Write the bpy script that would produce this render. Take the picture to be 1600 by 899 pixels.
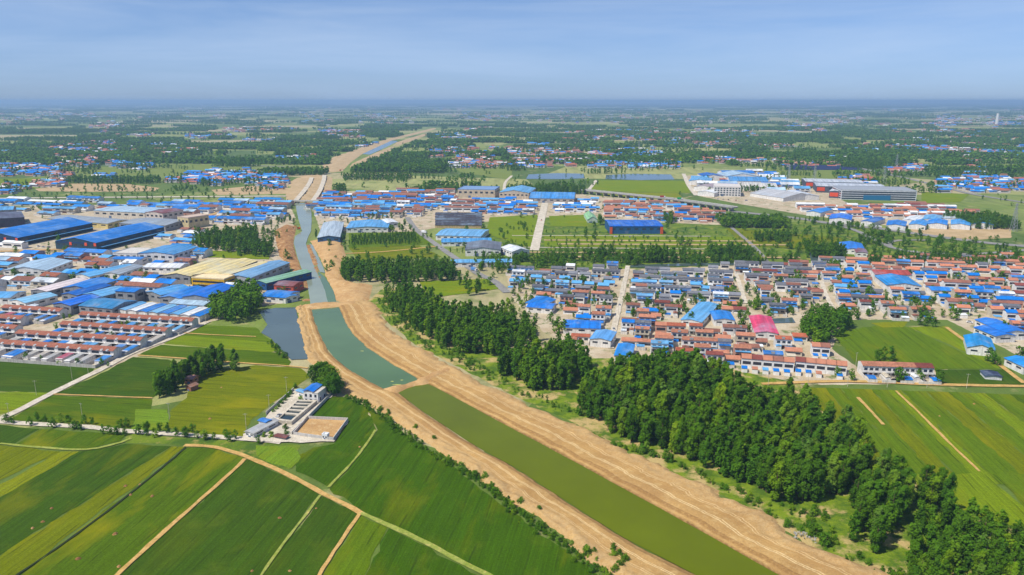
import bpy, math, random
import numpy as np
from mathutils import Vector, geometry

for o in list(bpy.data.objects):
    bpy.data.objects.remove(o)
SC = bpy.context.scene
C = SC.collection
R = math.radians
rnd = random.Random(7)
nrg = np.random.default_rng(11)

# ------------------------------------------------------------------ camera, light, sky, exposure
FPX, CH, PITCH = 1208.0, 170.0, R(13.58)
cam = bpy.data.objects.new('camera', bpy.data.cameras.new('camera'))
C.objects.link(cam)
cam.location = (0, 0, CH)
cam.rotation_euler = (math.pi / 2 - PITCH, 0, 0)
cam.data.sensor_width = 36
cam.data.lens = 36 * FPX / 1600
cam.data.clip_start, cam.data.clip_end = 1, 200000
SC.camera = cam

SUN_EL, SUN_AZ = R(57), math.atan2(-0.55, -0.9)      # direction towards the sun, seen in plan (from +X)
sun = bpy.data.objects.new('sun', bpy.data.lights.new('sun', 'SUN'))
C.objects.link(sun)
sun.data.energy, sun.data.angle, sun.data.color = 4.5, R(0.53), (1, .95, .84)
sdir = Vector((math.cos(SUN_EL) * math.cos(SUN_AZ), math.cos(SUN_EL) * math.sin(SUN_AZ), math.sin(SUN_EL)))
sun.rotation_euler = sdir.to_track_quat('Z', 'Y').to_euler()

W = bpy.data.worlds.new('World')
SC.world = W
W.use_nodes = True
wn, wl = W.node_tree.nodes, W.node_tree.links
wn.clear()
wo = wn.new('ShaderNodeOutputWorld'); wb = wn.new('ShaderNodeBackground')
sky = wn.new('ShaderNodeTexSky'); sky.sky_type = 'NISHITA'; sky.sun_disc = False
sky.sun_elevation = SUN_EL; sky.sun_rotation = math.pi / 2 - SUN_AZ
sky.altitude = 200; sky.air_density = 1.0; sky.dust_density = 0.15; sky.ozone_density = 5.0
tc = wn.new('ShaderNodeTexCoord'); mp = wn.new('ShaderNodeMapping'); mp.inputs['Scale'].default_value = (1.1, 1.1, 11)
nz = wn.new('ShaderNodeTexNoise'); nz.inputs['Scale'].default_value = 1.6; nz.inputs['Detail'].default_value = 6; nz.inputs['Roughness'].default_value = .6
nz.inputs['Distortion'].default_value = .4
rp = wn.new('ShaderNodeValToRGB'); rp.color_ramp.elements[0].position = .36; rp.color_ramp.elements[1].position = .72
rp.color_ramp.elements[1].color = (.42, .42, .42, 1)
tint = wn.new('ShaderNodeMixRGB'); tint.blend_type = 'MULTIPLY'; tint.inputs[0].default_value = 1; tint.inputs[2].default_value = (.78, .88, 1.17, 1)
mx = wn.new('ShaderNodeMixRGB'); mx.inputs[2].default_value = (7.2, 8.2, 9.4, 1)
wl.new(tc.outputs['Generated'], mp.inputs[0]); wl.new(mp.outputs[0], nz.inputs[0]); wl.new(nz.outputs[0], rp.inputs[0])
wl.new(sky.outputs[0], tint.inputs[1]); wl.new(tint.outputs[0], mx.inputs[1]); wl.new(rp.outputs[0], mx.inputs[0])
sz = wn.new('ShaderNodeSeparateXYZ'); wl.new(tc.outputs['Generated'], sz.inputs[0])
hr = wn.new('ShaderNodeValToRGB'); hr.color_ramp.elements[0].color = (.68, .83, 1.08, 1); hr.color_ramp.elements[1].position = .12; hr.color_ramp.elements[1].color = (1, 1, 1, 1)
hm_ = wn.new('ShaderNodeMixRGB'); hm_.blend_type = 'MULTIPLY'; hm_.inputs[0].default_value = 1
wl.new(sz.outputs[2], hr.inputs[0]); wl.new(mx.outputs[0], hm_.inputs[1]); wl.new(hr.outputs[0], hm_.inputs[2]); wl.new(hm_.outputs[0], wb.inputs[0]); wl.new(wb.outputs[0], wo.inputs[0])
wb.inputs[1].default_value = 0.079

VS = SC.view_settings
SC.display_settings.display_device = 'sRGB'
VS.view_transform = 'Standard'; VS.look = 'None'; VS.exposure = 0.28; VS.gamma = 1; VS.use_curve_mapping = False
cy = SC.cycles
cy.max_bounces = 4; cy.diffuse_bounces = 2; cy.glossy_bounces = 2; cy.transmission_bounces = 2; cy.volume_bounces = 0
cy.transparent_max_bounces = 4
cy.use_denoising = True
try:
    cy.denoiser = 'OPENIMAGEDENOISE'; cy.denoising_input_passes = 'RGB_ALBEDO_NORMAL'; cy.denoising_prefilter = 'ACCURATE'
except Exception:
    pass

# ------------------------------------------------------------------ helpers
CP, SP = math.cos(PITCH), math.sin(PITCH)
def G(px, py, z=0.0):
    a = (px - 800) / FPX; b = (449.5 - py) / FPX
    dy = CP + b * SP; dz = -SP + b * CP
    t = (z - CH) / dz
    return (a * t, dy * t)
def P(x, y, z=0.0):                       # world -> photo pixel (used for culling only)
    zc = y * CP - (z - CH) * SP
    if zc < 1: return (-1e5, -1e5)
    return (800 + FPX * x / zc, 449.5 - FPX * (y * SP + (z - CH) * CP) / zc)
def GL(pts, z=0.0): return [G(a, b, z) for a, b in pts]
def lin(c): c = c / 255; return c / 12.92 if c <= .04045 else ((c + .055) / 1.055) ** 2.4
def S(r, g, b, k=1.0): return (lin(r) * k, lin(g) * k, lin(b) * k, 1)
def inpoly(x, y, poly):
    r = False; n = len(poly); j = n - 1
    for i in range(n):
        xi, yi = poly[i]; xj, yj = poly[j]
        if (yi > y) != (yj > y) and x < (xj - xi) * (y - yi) / (yj - yi) + xi: r = not r
        j = i
    return r
def segdist(x, y, a, b):
    ax, ay = a; bx, by = b; dx, dy = bx - ax, by - ay
    L = dx * dx + dy * dy
    t = 0 if L == 0 else max(0, min(1, ((x - ax) * dx + (y - ay) * dy) / L))
    return math.hypot(x - ax - t * dx, y - ay - t * dy)
def edgedist(x, y, poly): return min(segdist(x, y, poly[i - 1], poly[i]) for i in range(len(poly)))
def resample(pts, n):
    p = np.array(pts, float); s = np.r_[0, np.cumsum(np.hypot(*np.diff(p, axis=0).T))]
    u = np.linspace(0, s[-1], n)
    return np.c_[np.interp(u, s, p[:, 0]), np.interp(u, s, p[:, 1])], s[-1]
def smooth(pts, k=6):
    p = [Vector((a, b)) for a, b in pts]
    if len(p) < 3: return pts
    p = [2 * p[0] - p[1]] + p + [2 * p[-1] - p[-2]]
    o = []
    for i in range(1, len(p) - 2):
        for j in range(k):
            t = j / k; a, b, c, d = p[i - 1:i + 3]
            q = .5 * (2 * b + (c - a) * t + (2 * a - 5 * b + 4 * c - d) * t * t + (3 * b - 3 * c + d - a) * t ** 3)
            o.append((q.x, q.y))
    o.append((p[-2].x, p[-2].y))
    return o
ORD = 'first second third fourth fifth sixth seventh eighth ninth tenth eleventh twelfth thirteenth fourteenth fifteenth sixteenth seventeenth eighteenth nineteenth twentieth'.split()
def nth(i):
    if i < 20: return ORD[i]
    t = ['twenty', 'thirty', 'forty', 'fifty', 'sixty'][(i + 1) // 10 - 2]; u = (i + 1) % 10
    return (t + '-' + ORD[u - 1]) if u else {'twenty': 'twentieth', 'thirty': 'thirtieth', 'forty': 'fortieth', 'fifty': 'fiftieth', 'sixty': 'sixtieth'}[t]

class MB:
    def __init__(s): s.v = []; s.f = []; s.m = []
    def add(s, vs, fs, mi=0):
        n = len(s.v); s.v += [tuple(v) for v in vs]
        s.f += [tuple(n + i for i in f) for f in fs]; s.m += [mi] * len(fs)
        return s
    def box(s, x0, x1, y0, y1, z0, z1, mi=0):
        return s.add([(x0, y0, z0), (x1, y0, z0), (x1, y1, z0), (x0, y1, z0), (x0, y0, z1), (x1, y0, z1), (x1, y1, z1), (x0, y1, z1)],
                     [(0, 3, 2, 1), (4, 5, 6, 7), (0, 1, 5, 4), (1, 2, 6, 5), (2, 3, 7, 6), (3, 0, 4, 7)], mi)
    def gable(s, x0, x1, y0, y1, z, rise, t, mi=0, axis='x'):     # roof slab with thickness, ridge along axis
        def c(a, b, z): return (a, b, z) if axis == 'x' else (b, a, z)
        if axis != 'x': x0, x1, y0, y1 = y0, y1, x0, x1
        ym = (y0 + y1) / 2; vs = []
        for x in (x0, x1):
            vs += [c(x, y0, z), c(x, ym, z + rise), c(x, y1, z), c(x, y1, z + t), c(x, ym, z + rise + t), c(x, y0, z + t)]
        return s.add(vs, [(0, 6, 7, 1), (1, 7, 8, 2), (2, 8, 9, 3), (3, 9, 10, 4), (4, 10, 11, 5), (5, 11, 6, 0), (0, 1, 4, 5), (1, 2, 3, 4), (6, 11, 10, 7), (7, 10, 9, 8)], mi)
    def body(s, x0, x1, y0, y1, z0, z1, rise=0, axis='x', mi=0):  # box with gable ends
        if rise <= 0: return s.box(x0, x1, y0, y1, z0, z1, mi)
        s.box(x0, x1, y0, y1, z0, z1, mi)
        if axis == 'x':
            ym = (y0 + y1) / 2
            return s.add([(x0, y0, z1), (x0, y1, z1), (x0, ym, z1 + rise), (x1, y0, z1), (x1, y1, z1), (x1, ym, z1 + rise)], [(0, 2, 1), (3, 4, 5), (0, 3, 5, 2), (1, 2, 5, 4)], mi)
        xm = (x0 + x1) / 2
        return s.add([(x0, y0, z1), (x1, y0, z1), (xm, y0, z1 + rise), (x0, y1, z1), (x1, y1, z1), (xm, y1, z1 + rise)], [(0, 1, 2), (3, 5, 4), (0, 2, 5, 3), (1, 4, 5, 2)], mi)
    def cyl(s, x, y, z0, z1, r0, r1, n=8, mi=0):
        vs = [(x + r * math.cos(2 * math.pi * i / n), y + r * math.sin(2 * math.pi * i / n), z) for z, r in ((z0, r0), (z1, r1)) for i in range(n)]
        return s.add(vs, [(i, (i + 1) % n, n + (i + 1) % n, n + i) for i in range(n)] + [tuple(range(n, 2 * n)), tuple(range(n - 1, -1, -1))], mi)
    def bar(s, a, b, r, n=5, r1=None, mi=0):
        a, b = Vector(a), Vector(b); d = (b - a).normalized(); u = d.orthogonal().normalized(); w = d.cross(u); r1 = r if r1 is None else r1
        vs = [p + (u * math.cos(2 * math.pi * i / n) + w * math.sin(2 * math.pi * i / n)) * q for p, q in ((a, r), (b, r1)) for i in range(n)]
        return s.add(vs, [(i, (i + 1) % n, n + (i + 1) % n, n + i) for i in range(n)] + [tuple(range(n, 2 * n)), tuple(range(n - 1, -1, -1))], mi)
    def mesh(s, name, mats):
        me = bpy.data.meshes.new(name); me.from_pydata(s.v, [], s.f)
        for m in (mats if isinstance(mats, (list, tuple)) else [mats]): me.materials.append(m)
        if any(s.m): me.polygons.foreach_set('material_index', s.m)
        me.update(); return me
def link(name, me, parent=None, color=None):
    o = bpy.data.objects.new(name, me); C.objects.link(o)
    if parent: o.parent = parent
    if color: o.color = color
    return o
def tag(o, label=None, cat=None, group=None, kind=None):
    if label: o['label'] = label
    if cat: o['category'] = cat
    if group: o['group'] = group
    if kind: o['kind'] = kind
    return o
def root(name, x, y, ang=0, z=0, label=None, cat=None, group=None):
    o = bpy.data.objects.new(name, None); C.objects.link(o); o.empty_display_size = .1
    o.location = (x, y, z); o.rotation_euler = (0, 0, ang)
    return tag(o, label, cat, group)

# ------------------------------------------------------------------ materials
class N:
    def __init__(s, name):
        s.m = bpy.data.materials.new(name); s.m.use_nodes = True; s.t = s.m.node_tree; s.n = s.t.nodes; s.l = s.t.links
        s.b = s.n['Principled BSDF']; s.b.inputs['Roughness'].default_value = .9; s.b.inputs['Specular IOR Level'].default_value = .2
    def new(s, k, **kw):
        q = s.n.new('ShaderNode' + k)
        for a, b in kw.items(): setattr(q, a, b)
        return q
    def put(s, v, sock):
        if hasattr(v, 'is_linked') or hasattr(v, 'links'): s.l.new(v, sock)
        elif v is not None: sock.default_value = v
    def co(s, kind='Object', scale=(1, 1, 1), rot=0):
        t = s.new('TexCoord'); m = s.new('Mapping'); m.inputs['Scale'].default_value = scale; m.inputs['Rotation'].default_value = (0, 0, rot)
        if kind == 'World': s.l.new(s.new('NewGeometry').outputs['Position'], m.inputs[0])
        else: s.l.new(t.outputs[kind], m.inputs[0])
        return m.outputs[0]
    def noise(s, co, scale, detail=4, rough=.55, dist=0):
        q = s.new('TexNoise'); s.l.new(co, q.inputs['Vector'])
        q.inputs['Scale'].default_value = scale; q.inputs['Detail'].default_value = detail; q.inputs['Roughness'].default_value = rough; q.inputs['Distortion'].default_value = dist
        return q.outputs[0]
    def ramp(s, v, stops, interp='LINEAR'):
        q = s.new('ValToRGB'); q.color_ramp.interpolation = interp; e = q.color_ramp.elements
        while len(e) < len(stops): e.new(.5)
        for i, (p, c) in enumerate(stops):
            e[i].position = p; e[i].color = c if isinstance(c, tuple) else (c, c, c, 1)
        s.l.new(v, q.inputs[0]); return q.outputs[0]
    def mix(s, f, a, b, mode='MIX'):
        q = s.new('MixRGB', blend_type=mode); s.put(f, q.inputs[0]); s.put(a, q.inputs[1]); s.put(b, q.inputs[2]); return q.outputs[0]
    def math(s, op, a, b=0.0, c=None):
        q = s.new('Math', operation=op); s.put(a, q.inputs[0]); s.put(b, q.inputs[1])
        if c is not None: s.put(c, q.inputs[2])
        return q.outputs[0]
    def bump(s, h, d, st=1.0):
        q = s.new('Bump'); q.inputs['Distance'].default_value = d; q.inputs['Strength'].default_value = st; s.l.new(h, q.inputs['Height']); s.l.new(q.outputs[0], s.b.inputs['Normal'])
    def out(s, col): s.put(col, s.b.inputs['Base Color']); return s.m

def objcol_mat(name, kind):
    n = N(name)
    oi = n.new('ObjectInfo')
    w = n.co('World')
    dirt = n.noise(w, .35, 5, .65)
    fine = n.noise(w, 2.2, 3)
    if kind == 'stuff':
        at = n.new('Attribute', attribute_name='col'); col = at.outputs['Color']
    else: col = oi.outputs['Color']
    c = n.mix(1, col, n.ramp(dirt, [(.25, .72), (.7, 1.08)]), 'MULTIPLY')
    c = n.mix(1, c, n.ramp(fine, [(.3, .86), (.7, 1.06)]), 'MULTIPLY')
    if kind == 'metal':
        wv = n.new('TexWave', wave_type='BANDS'); n.l.new(n.co('Object'), wv.inputs[0]); wv.inputs['Scale'].default_value = .55
        wv.inputs['Distortion'].default_value = 0
        pan = n.new('TexNoise'); n.l.new(n.co('Object', (.42, .02, .02)), pan.inputs[0]); pan.inputs['Scale'].default_value = 1; pan.inputs['Detail'].default_value = 2
        c = n.mix(1, c, n.ramp(pan.outputs[0], [(.35, .7), (.65, 1.15)]), 'MULTIPLY'); fd = n.ramp(n.noise(w, .045, 5, .7), [(.48, 0.), (.7, .4)]); c = n.mix(fd, c, S(150, 180, 204))
        rust = n.ramp(n.noise(w, .09, 6, .7), [(.60, 0.), (.74, .38)])
        c = n.mix(rust, c, S(170, 150, 140))
        n.b.inputs['Roughness'].default_value = .45; n.b.inputs['Specular IOR Level'].default_value = .45
        n.bump(wv.outputs[0], .06, .6)
    if kind == 'tile':
        wv = n.new('TexWave', wave_type='BANDS', bands_direction='X'); n.l.new(n.co('Object'), wv.inputs[0]); wv.inputs['Scale'].default_value = 1.3
        n.bump(wv.outputs[0], .06, .7)
        blot = n.ramp(n.noise(w, .8, 4, .7), [(.4, .62), (.6, 1.1)]); c = n.mix(.7, c, n.mix(1, c, blot, 'MULTIPLY'))
    if kind == 'wall':
        st = n.noise(n.co('World', (1.2, 1.2, .12)), 1, 4, .6)
        c = n.mix(1, c, n.ramp(st, [(.35, .74), (.6, 1.0)]), 'MULTIPLY')
    return n.out(c)
M_TILE, M_METAL, M_WALL, M_PLAIN = (objcol_mat('roof_tiles', 'tile'), objcol_mat('sheet_metal', 'metal'), objcol_mat('plaster', 'wall'), objcol_mat('paint', 'plain'))
M_STUFF = objcol_mat('far_masonry', 'stuff')
def glass_mat():
    n = N('window_glass'); n.b.inputs['Roughness'].default_value = .15; n.b.inputs['Specular IOR Level'].default_value = .5
    return n.out(n.ramp(n.noise(n.co('World'), .9, 2), [(.3, S(22, 28, 36)), (.7, S(60, 70, 84))]))
M_GLASS = glass_mat()

def field_mat():
    n = N('crop'); oi = n.new('ObjectInfo'); o = n.co('Object'); w = n.co('World')
    n.b.inputs['Specular IOR Level'].default_value = .05; ya = n.new('Attribute', attribute_type='OBJECT', attribute_name='yellow')
    rows = n.noise(n.co('Object', (.012, .42, 1)), 1, 5, .72)
    rows2 = n.noise(n.co('Object', (.03, 2.6, 1)), 1, 4, .75)
    big = n.noise(n.co('Object', (.014, .045, 1)), 1, 5, .62, .4)
    fine = n.noise(w, 1.1, 5, .75)
    c = n.mix(1, oi.outputs['Color'], n.ramp(rows, [(.3, .7), (.7, 1.22)]), 'MULTIPLY')
    c = n.mix(1, c, n.ramp(rows2, [(.3, .72), (.7, 1.24)]), 'MULTIPLY')
    c = n.mix(1, c, n.ramp(fine, [(.25, .66), (.75, 1.28)]), 'MULTIPLY')
    y = n.math('MULTIPLY', n.ramp(big, [(.5, 0.), (.68, 1.)]), ya.outputs['Fac'])
    c = n.mix(y, c, S(132, 128, 8))
    pale = n.ramp(n.noise(w, .05, 5, .6), [(.55, 0.), (.78, .3)])
    c = n.mix(pale, c, S(108, 118, 30))
    sp = n.ramp(n.noise(w, .16, 2, .5), [(.795, 0.), (.82, .8)])
    c = n.mix(sp, c, S(190, 175, 110))
    sxy = n.new('SeparateXYZ'); n.l.new(n.co('Object', (1, 1, 1)), sxy.inputs[0])
    yy = n.math('ADD', sxy.outputs[1], n.math('MULTIPLY', n.noise(w, .02, 2), 5.0))
    tl = n.math('ABSOLUTE', n.math('SUBTRACT', n.math('FRACT', n.math('DIVIDE', yy, 11.0)), .5))
    tm = n.math('MULTIPLY', n.ramp(tl, [(.015, .55), (.05, 0.)]), n.ramp(n.noise(w, .07, 3), [(.42, 0.), (.6, 1.)]))
    c = n.mix(tm, c, S(34, 48, 10))
    wd = n.ramp(n.noise(w, .5, 6, .8), [(.60, 0.), (.72, .45)]); c = n.mix(wd, c, S(96, 118, 24))
    n.bump(fine, .5, .6)
    return n.out(c)
M_FIELD = field_mat()
def ground_mat():
    n = N('countryside'); w = n.co('World', (1, 1, 0), R(12))
    v = n.new('TexVoronoi', feature='F1'); n.l.new(n.co('World', (1 / 420, 1 / 300, 0), R(12)), v.inputs[0]); v.inputs['Scale'].default_value = 1; v.inputs['Randomness'].default_value = .85
    sep = n.new('SeparateColor'); n.l.new(v.outputs['Color'], sep.inputs[0])
    c = n.ramp(sep.outputs[0], [(0, S(122, 134, 66)), (.22, S(92, 112, 44)), (.42, S(150, 152, 92)), (.6, S(82, 104, 42)), (.75, S(166, 156, 116)), (.9, S(112, 128, 54))], 'CONSTANT')
    st = n.noise(n.co('World', (1 / 14, 1 / 160, 0), R(12)), 1, 4, .65)
    c = n.mix(1, c, n.ramp(st, [(.3, .75), (.7, 1.15)]), 'MULTIPLY')
    m = n.noise(w, .02, 6, .65); c = n.mix(n.ramp(m, [(.52, 0.), (.66, .75)]), c, S(84, 106, 40))
    t = n.noise(w, .03, 5, .6); c = n.mix(n.ramp(t, [(.6, 0.), (.72, .7)]), c, S(178, 160, 118))
    f = n.noise(w, .9, 5, .7); c = n.mix(1, c, n.ramp(f, [(.25, .68), (.75, 1.25)]), 'MULTIPLY')
    n.bump(f, .4, .5)
    return n.out(c)
M_GROUND = ground_mat()
def patchy(name, a, b, c3, s1=.08, s2=.5, t1=(.42, .6), t2=(.58, .72), bump=.5):
    n = N(name); w = n.co('World')
    c = n.mix(n.ramp(n.noise(w, s1, 6, .68), [(t1[0], 0.), (t1[1], 1.)]), a, b)
    c = n.mix(n.ramp(n.noise(w, s2, 5, .65), [(t2[0], 0.), (t2[1], .9)]), c, c3)
    f = n.noise(w, 1.3, 5, .75); c = n.mix(1, c, n.ramp(f, [(.25, .66), (.75, 1.25)]), 'MULTIPLY')
    n.bump(f, bump, .6)
    return n.out(c)
M_SCRUB = patchy('scrub', S(112, 132, 22), S(72, 100, 18), S(186, 160, 108), .11, .05, (.42, .58), (.5, .6))
M_GRASS = patchy('rough_grass', S(104, 124, 24), S(66, 94, 20), S(150, 138, 74), .05, .12, (.42, .58), (.55, .66))
M_VILL = patchy('yard_earth', S(190, 176, 152), S(170, 152, 124), S(92, 108, 50), .05, .09, (.4, .6), (.54, .64), .15)
M_CONC = patchy('concrete', S(200, 190, 172), S(178, 168, 150), S(216, 206, 190), .12, .5, (.4, .6), (.5, .7), .05)
M_ASPH = patchy('asphalt', S(138, 136, 132), S(122, 120, 118), S(152, 148, 140), .1, .4, (.4, .6), (.5, .7), .05)
M_TRACK = patchy('dirt_track', S(196, 160, 98), S(178, 142, 80), S(130, 140, 60), .3, .5, (.4, .6), (.58, .7), .2)
M_GTRACK = patchy('grassy_track', S(150, 156, 76), S(126, 140, 50), S(186, 168, 100), .3, .4, (.4, .6), (.55, .7), .2)
M_BROWN = patchy('dug_earth', S(170, 128, 82), S(138, 98, 60), S(204, 172, 122), .12, .3, (.4, .6), (.55, .7), .8)
M_SAND0 = patchy('bare_sand', S(192, 156, 106), S(174, 136, 88), S(204, 178, 134), .1, .3, (.4, .6), (.55, .7), .5)
M_BARE = patchy('bare_field', S(186, 160, 122), S(168, 144, 104), S(130, 128, 70), .05, .2, (.4, .6), (.6, .75), .3)
def bank_mat():
    n = N('canal_sand'); w = n.co('World'); uv = n.new('UVMap'); sx = n.new('SeparateXYZ'); n.l.new(uv.outputs[0], sx.inputs[0])
    wob = n.noise(w, .05, 3); wf = n.noise(w, .8, 3)
    v = n.math('ADD', sx.outputs[1], n.math('MULTIPLY', n.math('SUBTRACT', wob, .5), .035))
    c = n.mix(n.ramp(n.noise(w, .05, 6, .65), [(.35, 0.), (.65, 1.)]), S(188, 150, 92), S(164, 128, 76))
    gr = n.noise(n.co('World', (1, 1, 1)), .3, 5, .7); c = n.mix(n.ramp(gr, [(.5, 0.), (.75, .6)]), c, S(216, 186, 130))
    c = n.mix(n.ramp(n.noise(w, .018, 5, .7), [(.5, 0.), (.68, .55)]), c, S(160, 122, 76)); c = n.mix(n.ramp(n.noise(w, .6, 5, .8), [(.58, 0.), (.7, .5)]), c, S(146, 112, 70))
    rough = n.ramp(v, [(.58, 0.), (.74, 1.)])                       # spoil heaps: rougher, paler
    c = n.mix(n.math('MULTIPLY', rough, n.ramp(n.noise(w, .45, 5, .8), [(.4, .15), (.62, .9)])), c, S(188, 158, 112))
    def line(p, wd, col, k):
        nonlocal c
        d = n.math('ABSOLUTE', n.math('SUBTRACT', v, p))
        a = n.ramp(n.math('DIVIDE', d, wd), [(.4, k), (1, 0.)])
        a = n.math('MULTIPLY', a, n.ramp(wf, [(.3, .3), (.55, 1.)]))
        c = n.mix(a, c, col)
    for p in (.33, .365): line(p, .011, S(226, 200, 150), .9)
    for p in (.56, .60): line(p, .010, S(222, 194, 146), .7)
    for p in (.47, .52): line(p, .008, S(170, 128, 74), .6)
    line(.13, .045, S(140, 104, 58), .75 ); line(.165, .012, S(124, 92, 54), .6)
    line(.0, .07, S(112, 84, 46), .95)
    f = n.noise(w, 1.3, 5, .8); c = n.mix(1, c, n.ramp(f, [(.25, .72), (.75, 1.2)]), 'MULTIPLY')
    tr = n.noise(n.co('World', (.5, 3, 1), R(35)), 1, 4, .7)
    n.bump(n.math('ADD', n.math('MULTIPLY', f, .6), n.math('MULTIPLY', tr, .4)), .7, .8)
    return n.out(c)
M_BANK = bank_mat()
def water_mat(name, col, rough=.09, spec=.5):
    n = N(name); n.b.inputs['Roughness'].default_value = rough; n.b.inputs['Specular IOR Level'].default_value = spec
    w = n.co('World'); n.bump(n.noise(w, .35, 3, .6), .03, .35)
    k = n.ramp(n.noise(w, .02, 4), [(.3, .86), (.7, 1.1)])
    return n.out(n.mix(1, col, k, 'MULTIPLY'))
M_WOLIVE = water_mat('olive_water', S(90, 101, 2), .12, .09)
M_WGREEN = water_mat('green_water', S(82, 109, 66), .1, .26)
M_WGREY = water_mat('silty_water', S(132, 142, 124), .15, .35)
M_WBLUE = water_mat('blue_water', S(76, 92, 90), .08, .35)
def leaf_mat(name, stuff=False):
    n = N(name)
    if stuff: r = n.new('Attribute', attribute_name='tint').outputs['Fac']
    else: r = n.new('ObjectInfo').outputs['Random']
    c = n.ramp(r, [(0, S(66, 102, 24)), (.3, S(88, 126, 24)), (.6, S(76, 118, 30)), (.85, S(120, 150, 28)), (1, S(102, 136, 54))])
    c = n.mix(1, c, n.ramp(n.noise(n.co('World'), .3, 4, .7), [(.3, .7), (.7, 1.3)]), 'MULTIPLY')
    pt = n.noise(n.co('World', (1, 1, .3)), .035, 3, .6); c = n.mix(n.ramp(pt, [(.55, 0.), (.66, .75)]), c, n.mix(1, c, (1.55, 1.3, .9, 1), 'MULTIPLY')); c = n.mix(n.ramp(pt, [(.32, .5), (.42, 0.)]), c, n.mix(1, c, (.66, .8, .85, 1), 'MULTIPLY'))
    d = n.new('BsdfDiffuse'); t = n.new('BsdfTranslucent'); m = n.new('MixShader'); m.inputs[0].default_value = .36
    n.l.new(c, d.inputs[0]); n.l.new(n.mix(1, c, (1.2, 1.25, .6, 1), 'MULTIPLY'), t.inputs[0])
    n.l.new(d.outputs[0], m.inputs[1]); n.l.new(t.outputs[0], m.inputs[2]); n.l.new(m.outputs[0], n.n['Material Output'].inputs[0])
    return n.m
M_LEAF, M_LEAFS = leaf_mat('leaves'), leaf_mat('leaves_mass', True)
def simple(name, col, rough=.8, metal=0):
    n = N(name); n.b.inputs['Roughness'].default_value = rough; n.b.inputs['Metallic'].default_value = metal
    f = n.noise(n.co('World'), 1.5, 4, .6)
    return n.out(n.mix(1, col, n.ramp(f, [(.3, .82), (.7, 1.1)]), 'MULTIPLY'))
M_BARK = simple('bark', S(104, 88, 66)); M_DARK = simple('dark_steel', S(60, 62, 66), .6); M_STEEL = simple('galvanised_steel', S(150, 154, 158), .5)

# ------------------------------------------------------------------ ground
def grid_ground():
    xs = np.unique(np.r_[-np.geomspace(900, 60000, 26), np.linspace(-900, 900, 37), np.geomspace(900, 60000, 26)])
    ys = np.unique(np.r_[-6000, -2000, -500, np.linspace(0, 2000, 41), np.geomspace(2000, 44000, 26)])
    X, Y = np.meshgrid(xs, ys); nx, ny = len(xs), len(ys)
    v = [(float(a), float(b), 0.) for a, b in zip(X.ravel(), Y.ravel())]
    f = [(j * nx + i, j * nx + i + 1, (j + 1) * nx + i + 1, (j + 1) * nx + i) for j in range(ny - 1) for i in range(nx - 1)]
    mb = MB(); mb.v = v; mb.f = f; mb.m = [0] * len(f)
    return link('ground', mb.mesh('ground', M_GROUND))
tag(grid_ground(), 'flat green farmland stretching to the horizon', 'ground', kind='structure')

ZC = [0.02]
def nz_(): ZC[0] += .005; return ZC[0]
BLOCK = []          # polylines (world, half width) that buildings and trees keep off
def poly(name, pts, mat, label, cat='ground', color=None, yellow=.25, dirpx=None, jag=.9, step=5, world=False):
    w = pts if world else GL(pts)
    q = []
    for i, a in enumerate(w):
        b = w[(i + 1) % len(w)]; L = math.dist(a, b); k = max(1, min(60, int(L / step)))
        for j in range(k):
            t = j / k; jj = jag if j else 0
            q.append((a[0] + (b[0] - a[0]) * t + rnd.uniform(-jj, jj), a[1] + (b[1] - a[1]) * t + rnd.uniform(-jj, jj)))
    cx = sum(p[0] for p in q) / len(q); cyy = sum(p[1] for p in q) / len(q)
    ang = R(78)
    if dirpx:
        a, b = GL(dirpx); ang = math.atan2(b[1] - a[1], b[0] - a[0])
    ca, sa = math.cos(-ang), math.sin(-ang)
    loc = [((x - cx) * ca - (y - cyy) * sa, (x - cx) * sa + (y - cyy) * ca, 0) for x, y in q]
    if sum(loc[i - 1][0] * loc[i][1] - loc[i][0] * loc[i - 1][1] for i in range(len(loc))) < 0: loc.reverse()
    o = link(name, MB().add(loc, [tuple(range(len(loc)))]).mesh(name, mat))
    o.location = (cx, cyy, nz_()); o.rotation_euler = (0, 0, ang)
    if color: o.color = color
    o['yellow'] = float(yellow)
    return tag(o, label, cat, kind='structure')
def ribbon(name, pts, wid, mat, label, cat='path', jag=.25, block=True, k=6, z=None):
    c = smooth(GL(pts), k); p, L = resample(c, max(8, int(sum(math.dist(c[i], c[i + 1]) for i in range(len(c) - 1)) / 5)))
    t = np.gradient(p, axis=0); t /= np.linalg.norm(t, axis=1)[:, None]; nn = np.c_[-t[:, 1], t[:, 0]]
    wl_ = wid / 2 + nrg.uniform(-jag, jag, len(p)); wr_ = wid / 2 + nrg.uniform(-jag, jag, len(p))
    A = p + nn * wl_[:, None]; B = p - nn * wr_[:, None]; zz = z if z is not None else nz_()
    n = len(p); v = [(*a, zz) for a in A] + [(*b, zz) for b in B]
    if block: BLOCK.append((c, wid / 2))
    o = link(name, MB().add(v, [(i, n + i, n + i + 1, i + 1) for i in range(n - 1)]).mesh(name, mat))
    return tag(o, label, cat, kind='structure')

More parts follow.
